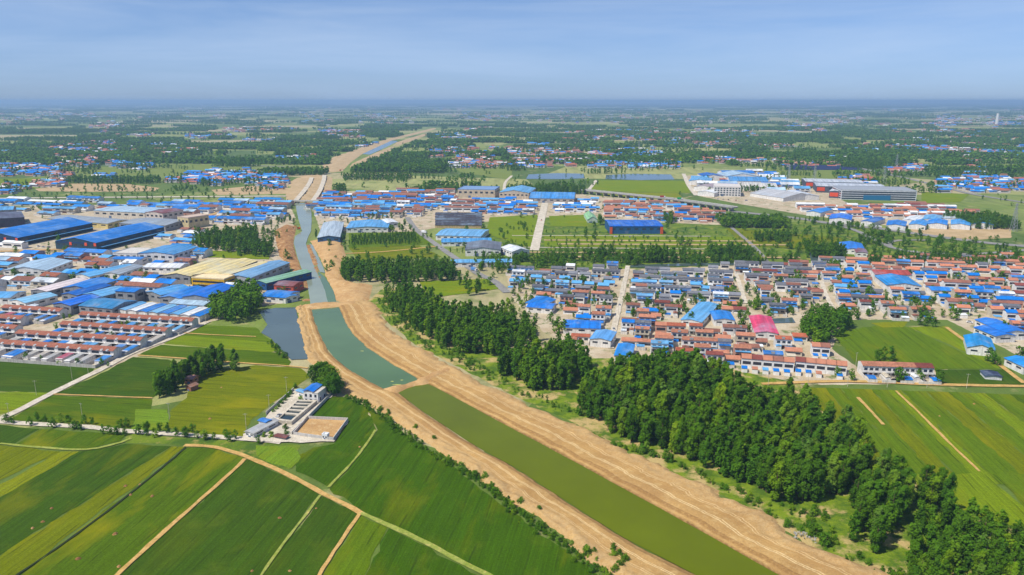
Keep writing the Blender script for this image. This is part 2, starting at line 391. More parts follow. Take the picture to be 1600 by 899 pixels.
# --- surface patches (large first)
poly('village_ground', [(790, 425), (980, 420), (1250, 408), (1560, 408), (1600, 420), (1640, 500), (1600, 560), (1520, 520), (1480, 500), (1320, 500), (1300, 545), (1340, 575), (1480, 575), (1480, 600), (1190, 602), (1000, 560), (940, 565), (850, 520), (800, 465)], M_VILL, 'pale trodden earth between the village houses')
poly('town_ground', [(-200, 340), (60, 322), (250, 318), (450, 318), (462, 340), (440, 420), (470, 470), (400, 480), (325, 505), (180, 575), (0, 566), (-250, 570)], M_VILL, 'pale earth and yards of the factory town west of the canal')
poly('market_ground', [(485, 300), (700, 298), (900, 303), (1060, 318), (1140, 345), (1140, 360), (860, 340), (830, 340), (700, 352), (640, 365), (500, 360), (490, 330)], M_VILL, 'yards of the market town beyond the canal bend')
poly('works_ground', [(1070, 275), (1200, 268), (1290, 300), (1330, 320), (1440, 318), (1560, 345), (1480, 358), (1380, 352), (1250, 335), (1150, 318), (1085, 305)], M_VILL, 'pale yards around the works buildings')
poly('grass', [(740, 360), (840, 340), (1130, 352), (1200, 360), (1280, 375), (1480, 405), (1250, 412), (1000, 420), (800, 425), (740, 400)], M_GRASS, 'bright rough grass strips north of the village')
poly('grass', [(1180, 345), (1330, 350), (1600, 386), (1600, 412), (1400, 410), (1250, 405), (1180, 380)], M_GRASS, 'rough grass between the highway ramps')
poly('bare_earth', [(50, 291), (120, 287), (200, 288), (250, 294), (240, 299), (150, 300), (60, 299)], M_BARE, 'bare tan earth beyond the factory town')
poly('bare_earth', [(330, 297), (400, 290), (450, 286), (450, 303), (340, 305)], M_BARE, 'tan stripped earth left of the excavated canal')
poly('bare_earth', [(1420, 356), (1580, 356), (1580, 372), (1500, 376), (1430, 366)], M_BARE, 'bare tan field beside the highway')
poly('scrub', [(575, 470), (600, 450), (660, 450), (720, 520), (800, 560), (900, 560), (1060, 560), (1250, 600), (1400, 700), (1460, 760), (1600, 800), (1700, 980), (1380, 980), (1250, 842), (1137, 778), (1000, 715), (890, 658), (797, 616), (705, 568), (650, 540), (610, 508)], M_SCRUB, 'yellow green scrub and sandy gaps below the wood', 'scrub')

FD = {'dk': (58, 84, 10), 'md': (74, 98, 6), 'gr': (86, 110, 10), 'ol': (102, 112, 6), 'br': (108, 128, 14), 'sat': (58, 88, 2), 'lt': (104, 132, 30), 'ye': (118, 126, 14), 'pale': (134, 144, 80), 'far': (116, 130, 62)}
def F(pts, c, label, yellow=.25, d=((290, 699), (30, 898))):
    return poly('field', pts, M_FIELD, label, 'field', S(*FD[c]), yellow, d)
XS = ((0, 565), (150, 574))
SW = ((587, 673), (512, 762))
F([(-80, 562), (0, 565), (150, 574), (140, 586), (78, 614), (0, 612), (-100, 612)], 'dk', 'dark green field below the brick terraces', .1, XS)
F([(-100, 612), (78, 614), (30, 640), (-20, 652), (-120, 650)], 'br', 'pale green field in the bend of the concrete lane', .5, XS)
F([(208, 558), (262, 562), (290, 575), (262, 605), (238, 622), (86, 616), (150, 588)], 'dk', 'dark green wheat field between lane and farmstead trees', .12, XS)
F([(84, 618), (238, 624), (236, 642), (212, 670), (120, 664), (12, 657)], 'md', 'green field with a yellow corner above the tree lined lane', .55, XS)
F([(320, 508), (400, 512), (412, 525), (430, 535), (300, 530), (282, 522)], 'gr', 'narrow green field nearest the pond', .2, XS)
F([(280, 524), (430, 536), (440, 548), (420, 551), (255, 537)], 'br', 'bright green strip field by the pond', .3, XS)
F([(252, 539), (440, 552), (455, 566), (450, 573), (390, 569), (300, 562), (216, 555)], 'md', 'green strip field crossed by the thin path', .2, XS)
F([(310, 580), (400, 571), (470, 576), (484, 590), (462, 606), (432, 626), (392, 656), (380, 682), (300, 678), (262, 668), (268, 640), (292, 622)], 'ol', 'olive field with yellow stripes beside the treatment works', .9, XS)
F([(212, 640), (262, 640), (262, 672), (205, 672)], 'lt', 'small light green corner plot by the lane', .4, XS)
poly('grass', [(200, 678), (300, 685), (400, 692), (470, 697), (460, 712), (452, 734), (420, 727), (383, 716), (330, 699), (290, 697), (195, 692)], M_GRASS, 'rough light grass along the lane below the trees')
F([(-60, 660), (0, 664), (62, 671), (20, 696), (-60, 694)], 'dk', 'dark green plot at the lane corner', .1)
F([(64, 671), (198, 679), (188, 690), (130, 703), (22, 696)], 'md', 'green plot with yellow blot below the lane', .7)
F([(-60, 698), (0, 696), (94, 706), (-60, 780)], 'ol', 'olive field beyond the yellow strip', .5)
F([(95, 706), (124, 706), (-60, 812), (-60, 775), (0, 757)], 'ye', 'long yellow green strip field', .5)
F([(124, 706), (142, 704), (195, 694), (268, 698), (0, 868), (-60, 905), (-60, 815)], 'dk', 'broad dark green wheat field', .4)
F([(268, 698), (289, 699), (28, 899), (-60, 965), (-60, 908), (0, 870)], 'ol', 'narrow olive strip beside the dark furrow', .4)
F([(293, 700), (330, 701), (382, 717), (182, 899), (130, 945), (-30, 945), (32, 899)], 'md', 'green field with yellow streaks left of the dirt path', .75)
F([(387, 719), (410, 727), (498, 773), (410, 895), (375, 945), (135, 945), (188, 899)], 'dk', 'dark green wheat field between the dirt paths', .12)
F([(504, 776), (559, 803), (500, 899), (470, 950), (380, 950), (414, 895)], 'dk', 'narrow dark green field left of the straight path', .1)
F([(566, 806), (605, 825), (570, 899), (550, 950), (478, 950), (505, 899)], 'gr', 'lighter green strip right of the straight path', .35)
F([(608, 826), (655, 850), (720, 884), (770, 915), (840, 960), (554, 960), (572, 899)], 'sat', 'deep green field at the near edge', .25)
F([(590, 672), (570, 632), (612, 660), (650, 690), (700, 724), (750, 765), (800, 800), (860, 845), (945, 905), (1000, 960), (850, 960), (765, 899), (720, 876), (660, 844), (605, 818), (565, 798), (515, 765), (548, 730)], 'sat', 'large deep green field against the canal bank hedge', .3, SW)
F([(545, 622), (572, 636), (588, 672), (545, 730), (512, 761), (462, 737), (458, 714), (490, 700), (522, 694), (545, 660), (482, 650), (515, 620)], 'sat', 'bright green field wrapping the walled yard', .5, SW)
F([(400, 696), (460, 700), (470, 715), (455, 733), (405, 716)], 'lt', 'weedy light green plot below the treatment works', .6, SW)
# right fields
F([(1300, 520), (1390, 506), (1420, 512), (1480, 540), (1560, 576), (1450, 578), (1335, 566)], 'gr', 'green field behind the orange roofed terrace', .35, ((1405, 618), (1530, 738)))
F([(1360, 505), (1420, 503), (1410, 512), (1380, 512)], 'ye', 'small yellow plot by the village', .9)
F([(1420, 512), (1480, 510), (1570, 572), (1560, 577), (1490, 542)], 'br', 'bright strip field beside the village track', .5)
F([(1460, 578), (1580, 578), (1600, 602), (1465, 600)], 'dk', 'dark plot by the solar panels', .1)
a_, b_ = Vector(G(1405, 618)), Vector(G(1530, 738)); d_ = (b_ - a_).normalized(); n_ = Vector((-d_.y, d_.x))
offs = [-52, -40, -31, -22, -13, -4, 4, 18, 31, 42, 52, 66, 80, 100]
cols = ['ol', 'gr', 'gr', 'ol', 'gr', 'br', 'gr', 'ol', 'gr', 'br', 'gr', 'md', 'br']
labs = ['olive strip nearest the wood', 'green strip second from the wood', 'green strip with bare patch third from the wood', 'yellow olive strip left of the straight track', 'dull green strip left of the straight track', 'green strip under the straight track', 'dull green strip right of the straight track',
        'yellow streaked strip right of the straight track', 'green strip with a small grave mound', 'bright strip beyond the grave mound', 'green strip near the photo edge', 'dark strip near the photo edge', 'last bright strip at the photo edge']
for i in range(13):
    o0, o1 = offs[i], offs[i + 1]
    st, en = -2.0 + 10, 118
    q = [a_ + n_ * o0 - d_ * st, a_ + n_ * o1 - d_ * st, a_ + n_ * o1 + d_ * (en - 8), a_ + n_ * o0 + d_ * (en - 8)]
    # n_ points to +x or -x: keep fields to the east growing
    q = [(v.x, v.y) for v in q]
    poly('field', q, M_FIELD, labs[i], 'field', S(*FD[cols[i]]), .7 if cols[i] == 'ol' else .35, ((1405, 618), (1530, 738)), world=True)
F([(1430, 742), (1540, 742), (1610, 802), (1620, 830), (1480, 800), (1440, 770)], 'br', 'pale green field end beyond the wood', .4, ((1405, 618), (1530, 738)))
F([(1550, 742), (1700, 742), (1700, 830), (1612, 802)], 'gr', 'green field end at the photo edge', .3, ((1405, 618), (1530, 738)))
# middle distance
F([(50, 318), (130, 314), (150, 324), (70, 334)], 'gr', 'green plot behind the dark hall of the factory town', .3, XS)
F([(300, 392), (420, 394), (420, 406), (310, 402)], 'br', 'rough green plot below the dark wood in the factory town', .5, XS)
F([(655, 440), (770, 436), (780, 452), (690, 464), (665, 456)], 'br', 'small bright field between wood and road', .8, XS)
F([(545, 388), (655, 384), (690, 402), (560, 408)], 'ol', 'dry olive field beyond the canal', .5, XS)
F([(545, 365), (655, 362), (685, 382), (545, 388)], 'gr', 'green nursery plot by the road', .3, XS)
F([(765, 340), (840, 336), (834, 390), (760, 366)], 'br', 'rough field west of the concrete road', .3, XS)
F([(858, 338), (916, 336), (918, 354), (860, 354)], 'br', 'square field by the green greenhouse', .6, XS)
F([(850, 368), (1240, 372), (1240, 386), (850, 386)], 'br', 'grass strip with young trees', .4, XS)
F([(935, 282), (1070, 283), (1080, 302), (920, 299)], 'br', 'square green field below the lakes', .5, XS)
F([(1135, 357), (1320, 372), (1310, 392), (1160, 384)], 'ol', 'olive nursery ground by the ditch', .5, XS)
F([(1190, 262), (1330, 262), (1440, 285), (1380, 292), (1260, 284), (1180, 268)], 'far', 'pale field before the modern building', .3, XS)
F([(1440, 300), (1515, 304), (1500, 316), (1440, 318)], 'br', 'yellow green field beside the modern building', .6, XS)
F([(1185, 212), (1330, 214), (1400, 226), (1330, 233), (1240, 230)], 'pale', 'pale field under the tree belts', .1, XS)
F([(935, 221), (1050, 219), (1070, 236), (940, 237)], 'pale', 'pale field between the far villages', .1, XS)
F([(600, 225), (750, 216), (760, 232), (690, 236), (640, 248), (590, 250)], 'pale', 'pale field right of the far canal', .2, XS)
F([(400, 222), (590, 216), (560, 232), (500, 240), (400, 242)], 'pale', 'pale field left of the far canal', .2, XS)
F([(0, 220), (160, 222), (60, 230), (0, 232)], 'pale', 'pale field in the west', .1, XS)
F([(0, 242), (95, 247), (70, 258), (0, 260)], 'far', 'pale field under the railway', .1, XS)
F([(90, 262), (330, 258), (420, 266), (330, 270), (300, 280), (100, 278)], 'far', 'green field around the far tree block', .2, XS)
F([(0, 280), (95, 278), (100, 290), (30, 298), (0, 296)], 'br', 'green field beyond the bare earth', .3, XS)
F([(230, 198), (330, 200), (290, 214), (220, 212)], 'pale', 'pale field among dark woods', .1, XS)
F([(700, 255), (800, 262), (800, 282), (720, 270)], 'far', 'green field right of the far wood', .3, XS)
F([(925, 300), (1060, 302), (1070, 314), (960, 308)], 'ye', 'tan and green allotments by the viaduct', .5, XS)

# water
def water(pts, mat, label, name='water'): return poly(name, pts, mat, label, 'water', jag=.2, step=9)
PB = [(484, 480), (492, 505), (507, 540), (523, 561), (553, 584), (588, 604), (606, 611), (622, 609), (655, 598), (650, 591), (606, 565), (587, 553), (558, 529), (543, 510), (529, 480)]
PA_R = [(668, 601), (680, 606), (725, 630), (797, 669), (900, 724), (1000, 779), (1100, 834), (1197, 889), (1330, 962)]
PA_L = [(606, 606), (622, 615), (662, 645), (715, 680), (750, 702), (800, 729), (900, 794), (975, 842), (1085, 899), (1200, 962)]
water([(600, 612)] + PA_L[1:] + [(1240, 990), (1400, 985)] + PA_R[::-1], M_WOLIVE, 'olive green water of the near canal pool')
water(PB, M_WGREEN, 'green water of the canal pool above the earth dam')
water([(461, 318), (486, 318), (487, 345), (486, 362), (481, 372), (478, 382), (489, 412), (498, 432), (511, 455), (514, 476), (485, 477), (480, 442), (470, 417), (464, 400), (459, 380), (461, 370), (472, 362), (466, 342)], M_WGREY, 'grey green water of the upper canal')
water([(496, 424), (508, 434), (521, 455), (526, 475), (513, 476), (508, 455), (500, 436)], M_WGREEN, 'side channel right of the earth spit')
water([(483, 381), (489, 384), (505, 418), (508, 427), (500, 426), (490, 402)], M_WGREY, 'thin silty side channel')
water([(405, 487), (430, 482), (462, 481), (468, 510), (474, 535), (482, 562), (455, 563), (438, 548), (424, 530), (408, 521), (418, 508), (410, 497)], M_WBLUE, 'blue grey pond beside the canal', 'pond')
water([(566, 241), (590, 230), (612, 220), (622, 221), (600, 232), (578, 242)], M_WBLUE, 'blue water of the far canal')
water([(826, 273), (870, 271), (912, 272), (914, 279), (880, 280.5), (822, 280)], M_WBLUE, 'far left blue fish pond', 'pond')
water([(947, 274), (990, 272), (1048, 273), (1054, 281), (1000, 282), (946, 280)], M_WBLUE, 'far right blue fish pond', 'pond')
water([(1262, 388), (1280, 386), (1290, 412), (1268, 412)], M_WBLUE, 'dark blue ditch pool behind the village', 'pond')
water([(1203, 499), (1238, 497), (1243, 505), (1205, 506)], M_WBLUE, 'small village pond', 'pond')
water([(985, 415), (1080, 412), (1160, 411), (1250, 411), (1250, 414), (1080, 416), (985, 419)], M_WBLUE, 'narrow dark ditch behind the village', 'ditch')
water([(-30, 396), (18, 394), (20, 402), (-30, 406)], M_WBLUE, 'small blue pond by the factory wall', 'pond')

# roads, tracks
ribbon('road', [(-120, 690), (0, 655), (82, 615), (162, 576), (207, 552), (250, 536), (295, 518), (325, 503)], 5.2, M_CONC, 'pale concrete lane rising past the terraces')
ribbon('road', [(-80, 655), (0, 660), (60, 664), (135, 668), (200, 675), (300, 681), (397, 688), (440, 692)], 4.6, M_CONC, 'pale concrete lane lined with small trees')
ribbon('path', [(0, 694), (50, 699), (130, 704), (180, 695), (205, 686)], 1.8, M_GTRACK, 'faint grassy path through the fields')
ribbon('path', [(288, 697), (330, 699), (370, 709), (395, 719), (420, 729), (460, 748), (500, 770), (540, 790), (564, 803)], 2.8, M_TRACK, 'sandy dirt track curving between fields')
ribbon('path', [(564, 803), (605, 821), (660, 847), (720, 879), (765, 901), (830, 940)], 2.4, M_GTRACK, 'grassy track along the deep green field')
ribbon('path', [(383, 718), (355, 745), (310, 785), (270, 820), (230, 856), (185, 898), (150, 935)], 2.0, M_TRACK, 'straight dirt path between wheat fields')
ribbon('path', [(501, 775), (480, 803), (450, 842), (412, 895), (390, 930)], 1.2, M_GTRACK, 'thin green balk between wheat fields')
ribbon('path', [(562, 804), (540, 836), (516, 872), (500, 899), (480, 935)], 1.7, M_TRACK, 'short straight dirt path near the junction')
ribbon('path', [(587, 673), (565, 706), (540, 735), (513, 763)], 1.3, M_GTRACK, 'thin light path through the deep green field')
ribbon('furrow', [(291, 700), (240, 743), (190, 783), (110, 843), (30, 898), (-30, 940)], .9, simple('furrow_earth', S(40, 52, 20)), 'dark straight furrow between wheat fields', block=False)
ribbon('path', [(215, 556), (300, 562), (390, 569), (440, 572), (482, 576)], 1.8, M_TRACK, 'thin sandy path to the canal bank')
ribbon('path', [(84, 617), (160, 620), (238, 623)], 1.4, M_TRACK, 'thin path to the farmstead')
ribbon('path', [(285, 521), (330, 524), (400, 527)], 1.4, M_TRACK, 'thin path near the pond')
ribbon('road', [(1190, 601), (1290, 597), (1370, 598), (1460, 602), (1620, 605)], 4.0, M_TRACK, 'sandy track in front of the village houses')
ribbon('path', [(1400, 612), (1440, 650), (1480, 690), (1530, 738)], 1.5, M_TRACK, 'straight pale track through the strip fields')
ribbon('path', [(1340, 622), (1362, 645), (1380, 665)], 1.8, M_TRACK, 'bare strip beside the wood')
ribbon('road', [(1478, 512), (1510, 535), (1560, 570), (1600, 600)], 3.2, M_TRACK, 'village track beside the green field')
ribbon('road', [(636, 340), (650, 359), (675, 378), (700, 396), (732, 418), (750, 430), (772, 440), (792, 458)], 8, M_ASPH, 'tree lined road running to the village')
ribbon('road', [(835, 392), (843, 355), (852, 317)], 11, M_CONC, 'wide pale concrete road north of the village')
ribbon('road', [(800, 369), (940, 369), (1110, 370)], 3.2, M_CONC, 'thin concrete lane by the blue hall', 'road')
ribbon('road', [(800, 387), (1000, 389), (1110, 390)], 3.2, M_CONC, 'thin concrete lane behind the village')
ribbon('road', [(1130, 345), (1150, 362), (1180, 388), (1205, 418)], 5, M_ASPH, 'road passing the dark wood')
ribbon('road', [(954, 545), (958, 520), (966, 485), (974, 450), (981, 416)], 4.6, M_CONC, 'straight village lane')
ribbon('road', [(1150, 428), (1157, 450), (1165, 475)], 4, M_CONC, 'short lane in the middle of the village')
ribbon('road', [(1283, 440), (1292, 465), (1305, 490)], 4, M_CONC, 'lane in the east of the village')
ribbon('path', [(540, 397), (600, 394), (680, 386)], 4, M_TRACK, 'sandy track across the dry field')
ribbon('road', [(1145, 331), (1240, 341), (1300, 350), (1375, 358), (1462, 370), (1550, 381), (1640, 388)], 16, M_ASPH, 'grey highway curving to the right')
ribbon('road', [(1300, 350), (1340, 362), (1375, 380), (1412, 392), (1465, 397), (1532, 397), (1620, 390)], 8, M_ASPH, 'highway ramp')
ribbon('road', [(1393, 388), (1388, 382), (1395, 378), (1412, 376), (1450, 376)], 7, M_ASPH, 'looped highway slip road')
ribbon('road', [(1340, 262), (1360, 267), (1412, 278), (1475, 293), (1525, 305), (1620, 320)], 12, M_ASPH, 'straight grey road on the right')
ribbon('road', [(-40, 311), (150, 309), (300, 308), (447, 307)], 14, M_CONC, 'pale wide road beyond the factory town')
ribbon('road', [(-60, 396), (100, 390), (165, 388), (240, 360), (300, 345), (350, 330)], 9, M_SAND0, 'sandy road between the big blue factories')
ribbon('road', [(787, 300), (790, 285), (800, 275)], 6, M_CONC, 'pale lane beside the lake wood')
ribbon('road', [(918, 300), (932, 282)], 7, M_CONC, 'pale lane between lake and field')
ribbon('road', [(1068, 272), (1076, 290), (1088, 306)], 9, M_CONC, 'pale lane beside the white works')
ribbon('railway', [(0, 238), (100, 243), (250, 250), (400, 259), (460, 262)], 12, M_ASPH, 'grey railway embankment in the far fields', 'railway')
ribbon('road', [(1180, 218), (1240, 228), (1310, 245)], 14, M_ASPH, 'far grey road among tree belts')

# --- canal banks (lofted, bumpy)
def bank(name, inner, outer, mat, label, n, m=18, amp=1.9, seed=1, jag=1.6):
    rg = np.random.default_rng(seed)
    A, L = resample(smooth(GL(inner), 5), n); B, _ = resample(smooth(GL(outer), 5), n)
    dB = B - A; dB /= np.linalg.norm(dB, axis=1)[:, None]
    def wob(k): return np.convolve(rg.normal(0, 1, n + k - 1), np.ones(k) / math.sqrt(k), 'valid')
    B = B + dB * (wob(3) * jag * .55 + wob(9) * jag)[:, None]; A = A + dB * (wob(5) * .35 - .4)[:, None]
    ts = np.linspace(0, 1, m) ** .9
    prof = np.interp(ts, [0, .12, .24, .5, .62, .75, .88, 1], [0, .6, .85, .82, .82, .98, .9, -.1])
    v, uv = [], []
    sm = rg.normal(0, 1, (n, m))
    for _ in range(1): sm = (sm + np.roll(sm, 1, 0) + np.roll(sm, -1, 0) + np.roll(sm, 1, 1)) / 2.2
    for i in range(n):
        for j in range(m):
            t = ts[j]; p = A[i] + (B[i] - A[i]) * t
            rough = .06 + .05 * (t > .2) + .42 * max(0, min(1, (t - .62) / .12)) * (t < .97)
            z = prof[j] * amp + sm[i, j] * rough * (0 < j < m - 1)
            if j == 0: z = -.15
            v.append((float(p[0]), float(p[1]), float(z) + .05)); uv.append((L * i / n, t))
    f = [(i * m + j, i * m + j + 1, (i + 1) * m + j + 1, (i + 1) * m + j) for i in range(n - 1) for j in range(m - 1)]
    me = MB().add(v, f).mesh(name, mat)
    ul = me.uv_layers.new(name='UVMap')
    for lp in me.loops: ul.data[lp.index].uv = uv[lp.vertex_index]
    bpym = me
    if me.polygons[0].normal.z < 0: me.flip_normals()
    for p_ in me.polygons: p_.use_smooth = True
    return tag(link(name, me), label, 'bank', kind='structure')
bank('canal_bank', [(527, 479), (540, 508), (556, 530), (585, 554), (605, 567), (652, 594), (668, 601), (680, 606), (725, 630), (797, 669), (900, 724), (1000, 779), (1100, 834), (1197, 889), (1330, 962)],
     [(574, 470), (586, 474), (600, 490), (607, 510), (625, 525), (650, 542), (675, 553), (705, 569), (730, 585), (755, 600), (797, 617), (837, 642), (882, 656), (950, 688), (1025, 726), (1087, 751), (1137, 779), (1197, 806), (1250, 844), (1310, 872), (1370, 890), (1480, 950)], M_BANK, 'sandy right bank of the canal with tyre tracks', 230, 20)
bank('canal_bank', [(486, 480), (494, 508), (509, 542), (524, 561), (554, 583), (590, 603), (606, 610), (622, 615), (662, 645), (715, 680), (750, 702), (800, 729), (900, 794), (975, 842), (1085, 899), (1200, 962)],
     [(462, 480), (467, 510), (472, 535), (478, 556), (500, 588), (528, 606), (548, 620), (585, 640), (612, 657), (650, 681), (700, 714), (727, 731), (750, 749), (785, 774), (800, 788), (837, 806), (887, 846), (907, 864), (935, 886), (1010, 940), (1050, 975)], M_BANK, 'sandy left bank of the canal', 230, 18, 1.6, 5, .8)
def lump(name, pts, mat, label, amp=1.5, rgh=.35, step=5, cat='bank', fall=7):
    w = GL(pts); q = []
    for i, a in enumerate(w):
        b = w[(i + 1) % len(w)]; k = max(1, int(math.dist(a, b) / step))
        q += [(a[0] + (b[0] - a[0]) * j / k + rnd.uniform(-.5, .5), a[1] + (b[1] - a[1]) * j / k + rnd.uniform(-.5, .5)) for j in range(k)]
    x0, x1 = min(p[0] for p in q), max(p[0] for p in q); y0, y1 = min(p[1] for p in q), max(p[1] for p in q)
    ins = []
    x = x0
    while x < x1:
        y = y0
        while y < y1:
            a, b = x + rnd.uniform(-.35, .35) * step, y + rnd.uniform(-.35, .35) * step
            if inpoly(a, b, q) and edgedist(a, b, q) > step * .4: ins.append((a, b))
            y += step
        x += step
    vs = [Vector(p) for p in q + ins]; nq = len(q)
    r = geometry.delaunay_2d_cdt(vs, [(i, (i + 1) % nq) for i in range(nq)], [], 1, 1e-4)
    v = []
    for p in r[0]:
        e = edgedist(p.x, p.y, q); h = amp * min(1, e / fall) + (rnd.gauss(0, rgh) if e > .5 else -.1)
        v.append((p.x, p.y, max(h, -.05) + .06 if e > .5 else -.02))
    me = MB().add(v, [tuple(f) for f in r[2]]).mesh(name, mat)
    if sum(p_.normal.z for p_ in me.polygons) < 0: me.flip_normals()
    for p_ in me.polygons: p_.use_smooth = True
    return tag(link(name, me), label, cat, kind='structure')
lump('earth_dam', [(592, 606), (606, 606), (640, 600), (655, 592), (690, 578), (712, 572), (716, 580), (690, 592), (668, 602), (640, 607), (620, 617), (604, 618)], M_SAND0, 'earth dam crossing the canal between two pools', 2.6, .3, 3, 'dam', 4)
lump('earth_dam', [(470, 478), (488, 475), (530, 473), (560, 472), (562, 479), (528, 481), (486, 485), (470, 485)], M_SAND0, 'narrow earth causeway below the upper canal', 2.0, .25, 4, 'dam', 4)
lump('dirt_bank', [(484, 377), (498, 374), (533, 376), (541, 400), (533, 412), (541, 440), (582, 446), (577, 470), (545, 474), (527, 474), (521, 455), (509, 432), (507, 418), (494, 392)], M_SAND0, 'sandy slope right of the upper canal', 3, .7, 8)
lump('dirt_bank', [(428, 362), (445, 352), (464, 354), (461, 366), (458, 380), (464, 402), (470, 418), (480, 442), (486, 474), (474, 478), (468, 450), (455, 420), (436, 400)], M_BROWN, 'brown dug slope left of the upper canal', 3, .8, 7)
lump('dirt_bank', [(478, 380), (484, 380), (497, 408), (499, 426), (506, 440), (512, 474), (508, 474), (502, 446), (490, 420), (481, 395)], M_BROWN, 'brown earth spit between the two channels', 1.6, .2, 4, 'bank', 3)
lump('dirt_bank', [(452, 285), (470, 275), (508, 274), (520, 278), (518, 300), (492, 316), (448, 317), (446, 305)], M_BARE, 'bare excavated ground of the unfinished canal', 2, .9, 16, 'bank', 20)
lump('dirt_bank', [(500, 262), (520, 246), (552, 235), (584, 224), (608, 216.5), (638, 210), (682, 199), (681, 202), (640, 213), (612, 220), (590, 230), (566, 241), (548, 254), (535, 268), (505, 271)], M_BARE, 'pale left earth bank of the far canal', 2, .5, 25, 'bank', 25)
lump('dirt_bank', [(578, 243), (600, 233), (622, 222), (640, 216), (684, 203), (686, 204.5), (646, 219.5), (630, 226), (612, 237), (594, 247), (562, 263), (540, 270), (550, 256)], M_BARE, 'pale right earth bank of the far canal', 2, .5, 25, 'bank', 25)
for q_, l_ in (([(462, 317), (476, 300), (484, 288), (487, 280)], 'left haul road in the excavated ground'), ([(490, 316), (500, 300), (506, 284), (507, 276)], 'right haul road in the excavated ground')):
    ribbon('haul_road', q_, 9, M_CONC, l_, 'road', z=3.6)

# ------------------------------------------------------------------ things: houses, sheds, trees are collected first
OCC = []            # occupied rectangles cx, cy, ang, hw, hd
def occ_add(cx, cyy, ang, w, d, pad=0): OCC.append((cx, cyy, math.cos(ang), math.sin(ang), w / 2 + pad, d / 2 + pad))
def occ_hit(x, y):
    for cx, cyy, ca, sa, hw, hd in OCC:
        dx, dy = x - cx, y - cyy
        if abs(dx * ca + dy * sa) < hw and abs(-dx * sa + dy * ca) < hd: return True
    return False
def road_hit(x, y, pad):
    for pl, hw in BLOCK:
        for i in range(len(pl) - 1):
            if abs(pl[i][0] - x) > 120 and abs(pl[i + 1][0] - x) > 120: continue
            if segdist(x, y, pl[i], pl[i + 1]) < hw + pad: return True
    return False
def rect_free(cx, cyy, ang, w, d, pad=2):
    ca, sa = math.cos(ang), math.sin(ang)
    for u in (-.5, -.17, .17, .5):
        for v in (-.5, 0, .5):
            x = cx + u * w * ca - v * d * sa; y = cyy + u * w * sa + v * d * ca
            if occ_hit(x, y) or road_hit(x, y, pad): return False
    return True

BLUE, DBLUE, LBLUE, PBLUE, TEAL = S(10, 116, 204), S(8, 92, 178), S(96, 164, 214), S(168, 194, 214), S(24, 120, 176)
WHITE, GREYR, CREAM, GREEN = S(226, 228, 230), S(150, 158, 166), S(226, 206, 140), S(128, 172, 138)
SLATE, ORANGE, DRED, BROWN = S(106, 108, 116), S(184, 124, 98), S(132, 72, 64), S(148, 100, 84)
WW, WT, WG, WP = S(240, 237, 232), S(206, 194, 172), S(150, 152, 156), S(206, 160, 140)
CNAME = {BLUE: 'bright blue', DBLUE: 'deep blue', LBLUE: 'light blue', PBLUE: 'pale blue', TEAL: 'teal blue', WHITE: 'white', GREYR: 'grey', CREAM: 'cream', GREEN: 'green', SLATE: 'slate grey', ORANGE: 'orange', DRED: 'dark red', BROWN: 'brown'}

def bld(A, B, Cc, h, z0=0):
    a, b, c = (Vector(G(*q, h)) for q in (A, B, Cc))
    u = b - a; w = u.length; ang = math.atan2(u.y, u.x); n = Vector((-u.y, u.x)) / w; d = abs((c - b).dot(n))
    cc = a + u / 2 + n * d / 2
    return cc.x, cc.y, ang, w, d
_winmesh = {}
def unit_box_mesh(mat):
    if mat.name not in _winmesh: _winmesh[mat.name] = MB().box(-.5, .5, -.5, .5, 0, 1).mesh('panel', mat)
    return _winmesh[mat.name]
def panel(name, par, x, y, z, w, d, h, mat=None, color=None, rot=0):
    o = link(name, unit_box_mesh(mat or M_GLASS), par, color); o.location = (x, y, z); o.scale = (w, d, h); o.rotation_euler = (0, 0, rot)
    return o
def shed(cx, cyy, ang, w, d, h, roof, wall, label, rise=None, flat=False, ends=None, win=True, cat='warehouse', name='warehouse', group=None, occ=True, door=True, axis=None):
    if occ: occ_add(cx, cyy, ang, w, d, 1.5)
    r = root(name, cx, cyy, ang, 0, label, cat, group)
    axis = axis or ('x' if w >= d else 'y')
    rise = rise if rise is not None else max(.8, min(w, d) * .09)
    if flat:
        link('wall', MB().box(-w / 2, w / 2, -d / 2, d / 2, -.3, h).mesh('wall', M_WALL), r, wall)
        mb = MB().box(-w / 2 + .3, w / 2 - .3, -d / 2 + .3, d / 2 - .3, h + .02, h + .15)
        for x0, x1, y0, y1 in ((-w / 2 - .1, w / 2 + .1, -d / 2 - .1, -d / 2 + .3), (-w / 2 - .1, w / 2 + .1, d / 2 - .3, d / 2 + .1), (-w / 2 - .1, -w / 2 + .3, -d / 2 + .3, d / 2 - .3), (w / 2 - .3, w / 2 + .1, -d / 2 + .3, d / 2 - .3)): mb.box(x0, x1, y0, y1, h - .4, h + .8)
        link('roof', mb.mesh('roof', M_PLAIN), r, roof)
    else:
        link('wall', MB().body(-w / 2, w / 2, -d / 2, d / 2, -.3, h, rise, axis).mesh('wall', M_WALL), r, wall)
        ov = .5
        link('roof', MB().gable(-w / 2 - ov, w / 2 + ov, -d / 2 - ov, d / 2 + ov, h + .05, rise, .25, 0, axis).mesh('roof', M_METAL), r, roof)
    if win:
        k = max(2, min(7, int(w / 7)))
        for i in range(k): panel('window', r, -w / 2 + w * (i + .5) / k, -d / 2 - .04, h * .55, w / k * .5, .1, h * .22)
        k = max(1, min(6, int(d / 8)))
        for i in range(k): panel('window', r, w / 2 + .04, -d / 2 + d * (i + .5) / k, h * .55, .1, d / k * .5, h * .22)
    if door: panel('door', r, -w * .18 if w > 12 else 0, -d / 2 - .05, -.1, min(4.5, w * .3), .14, min(h * .5, 4.2), M_PLAIN, S(90, 110, 140))
    return r
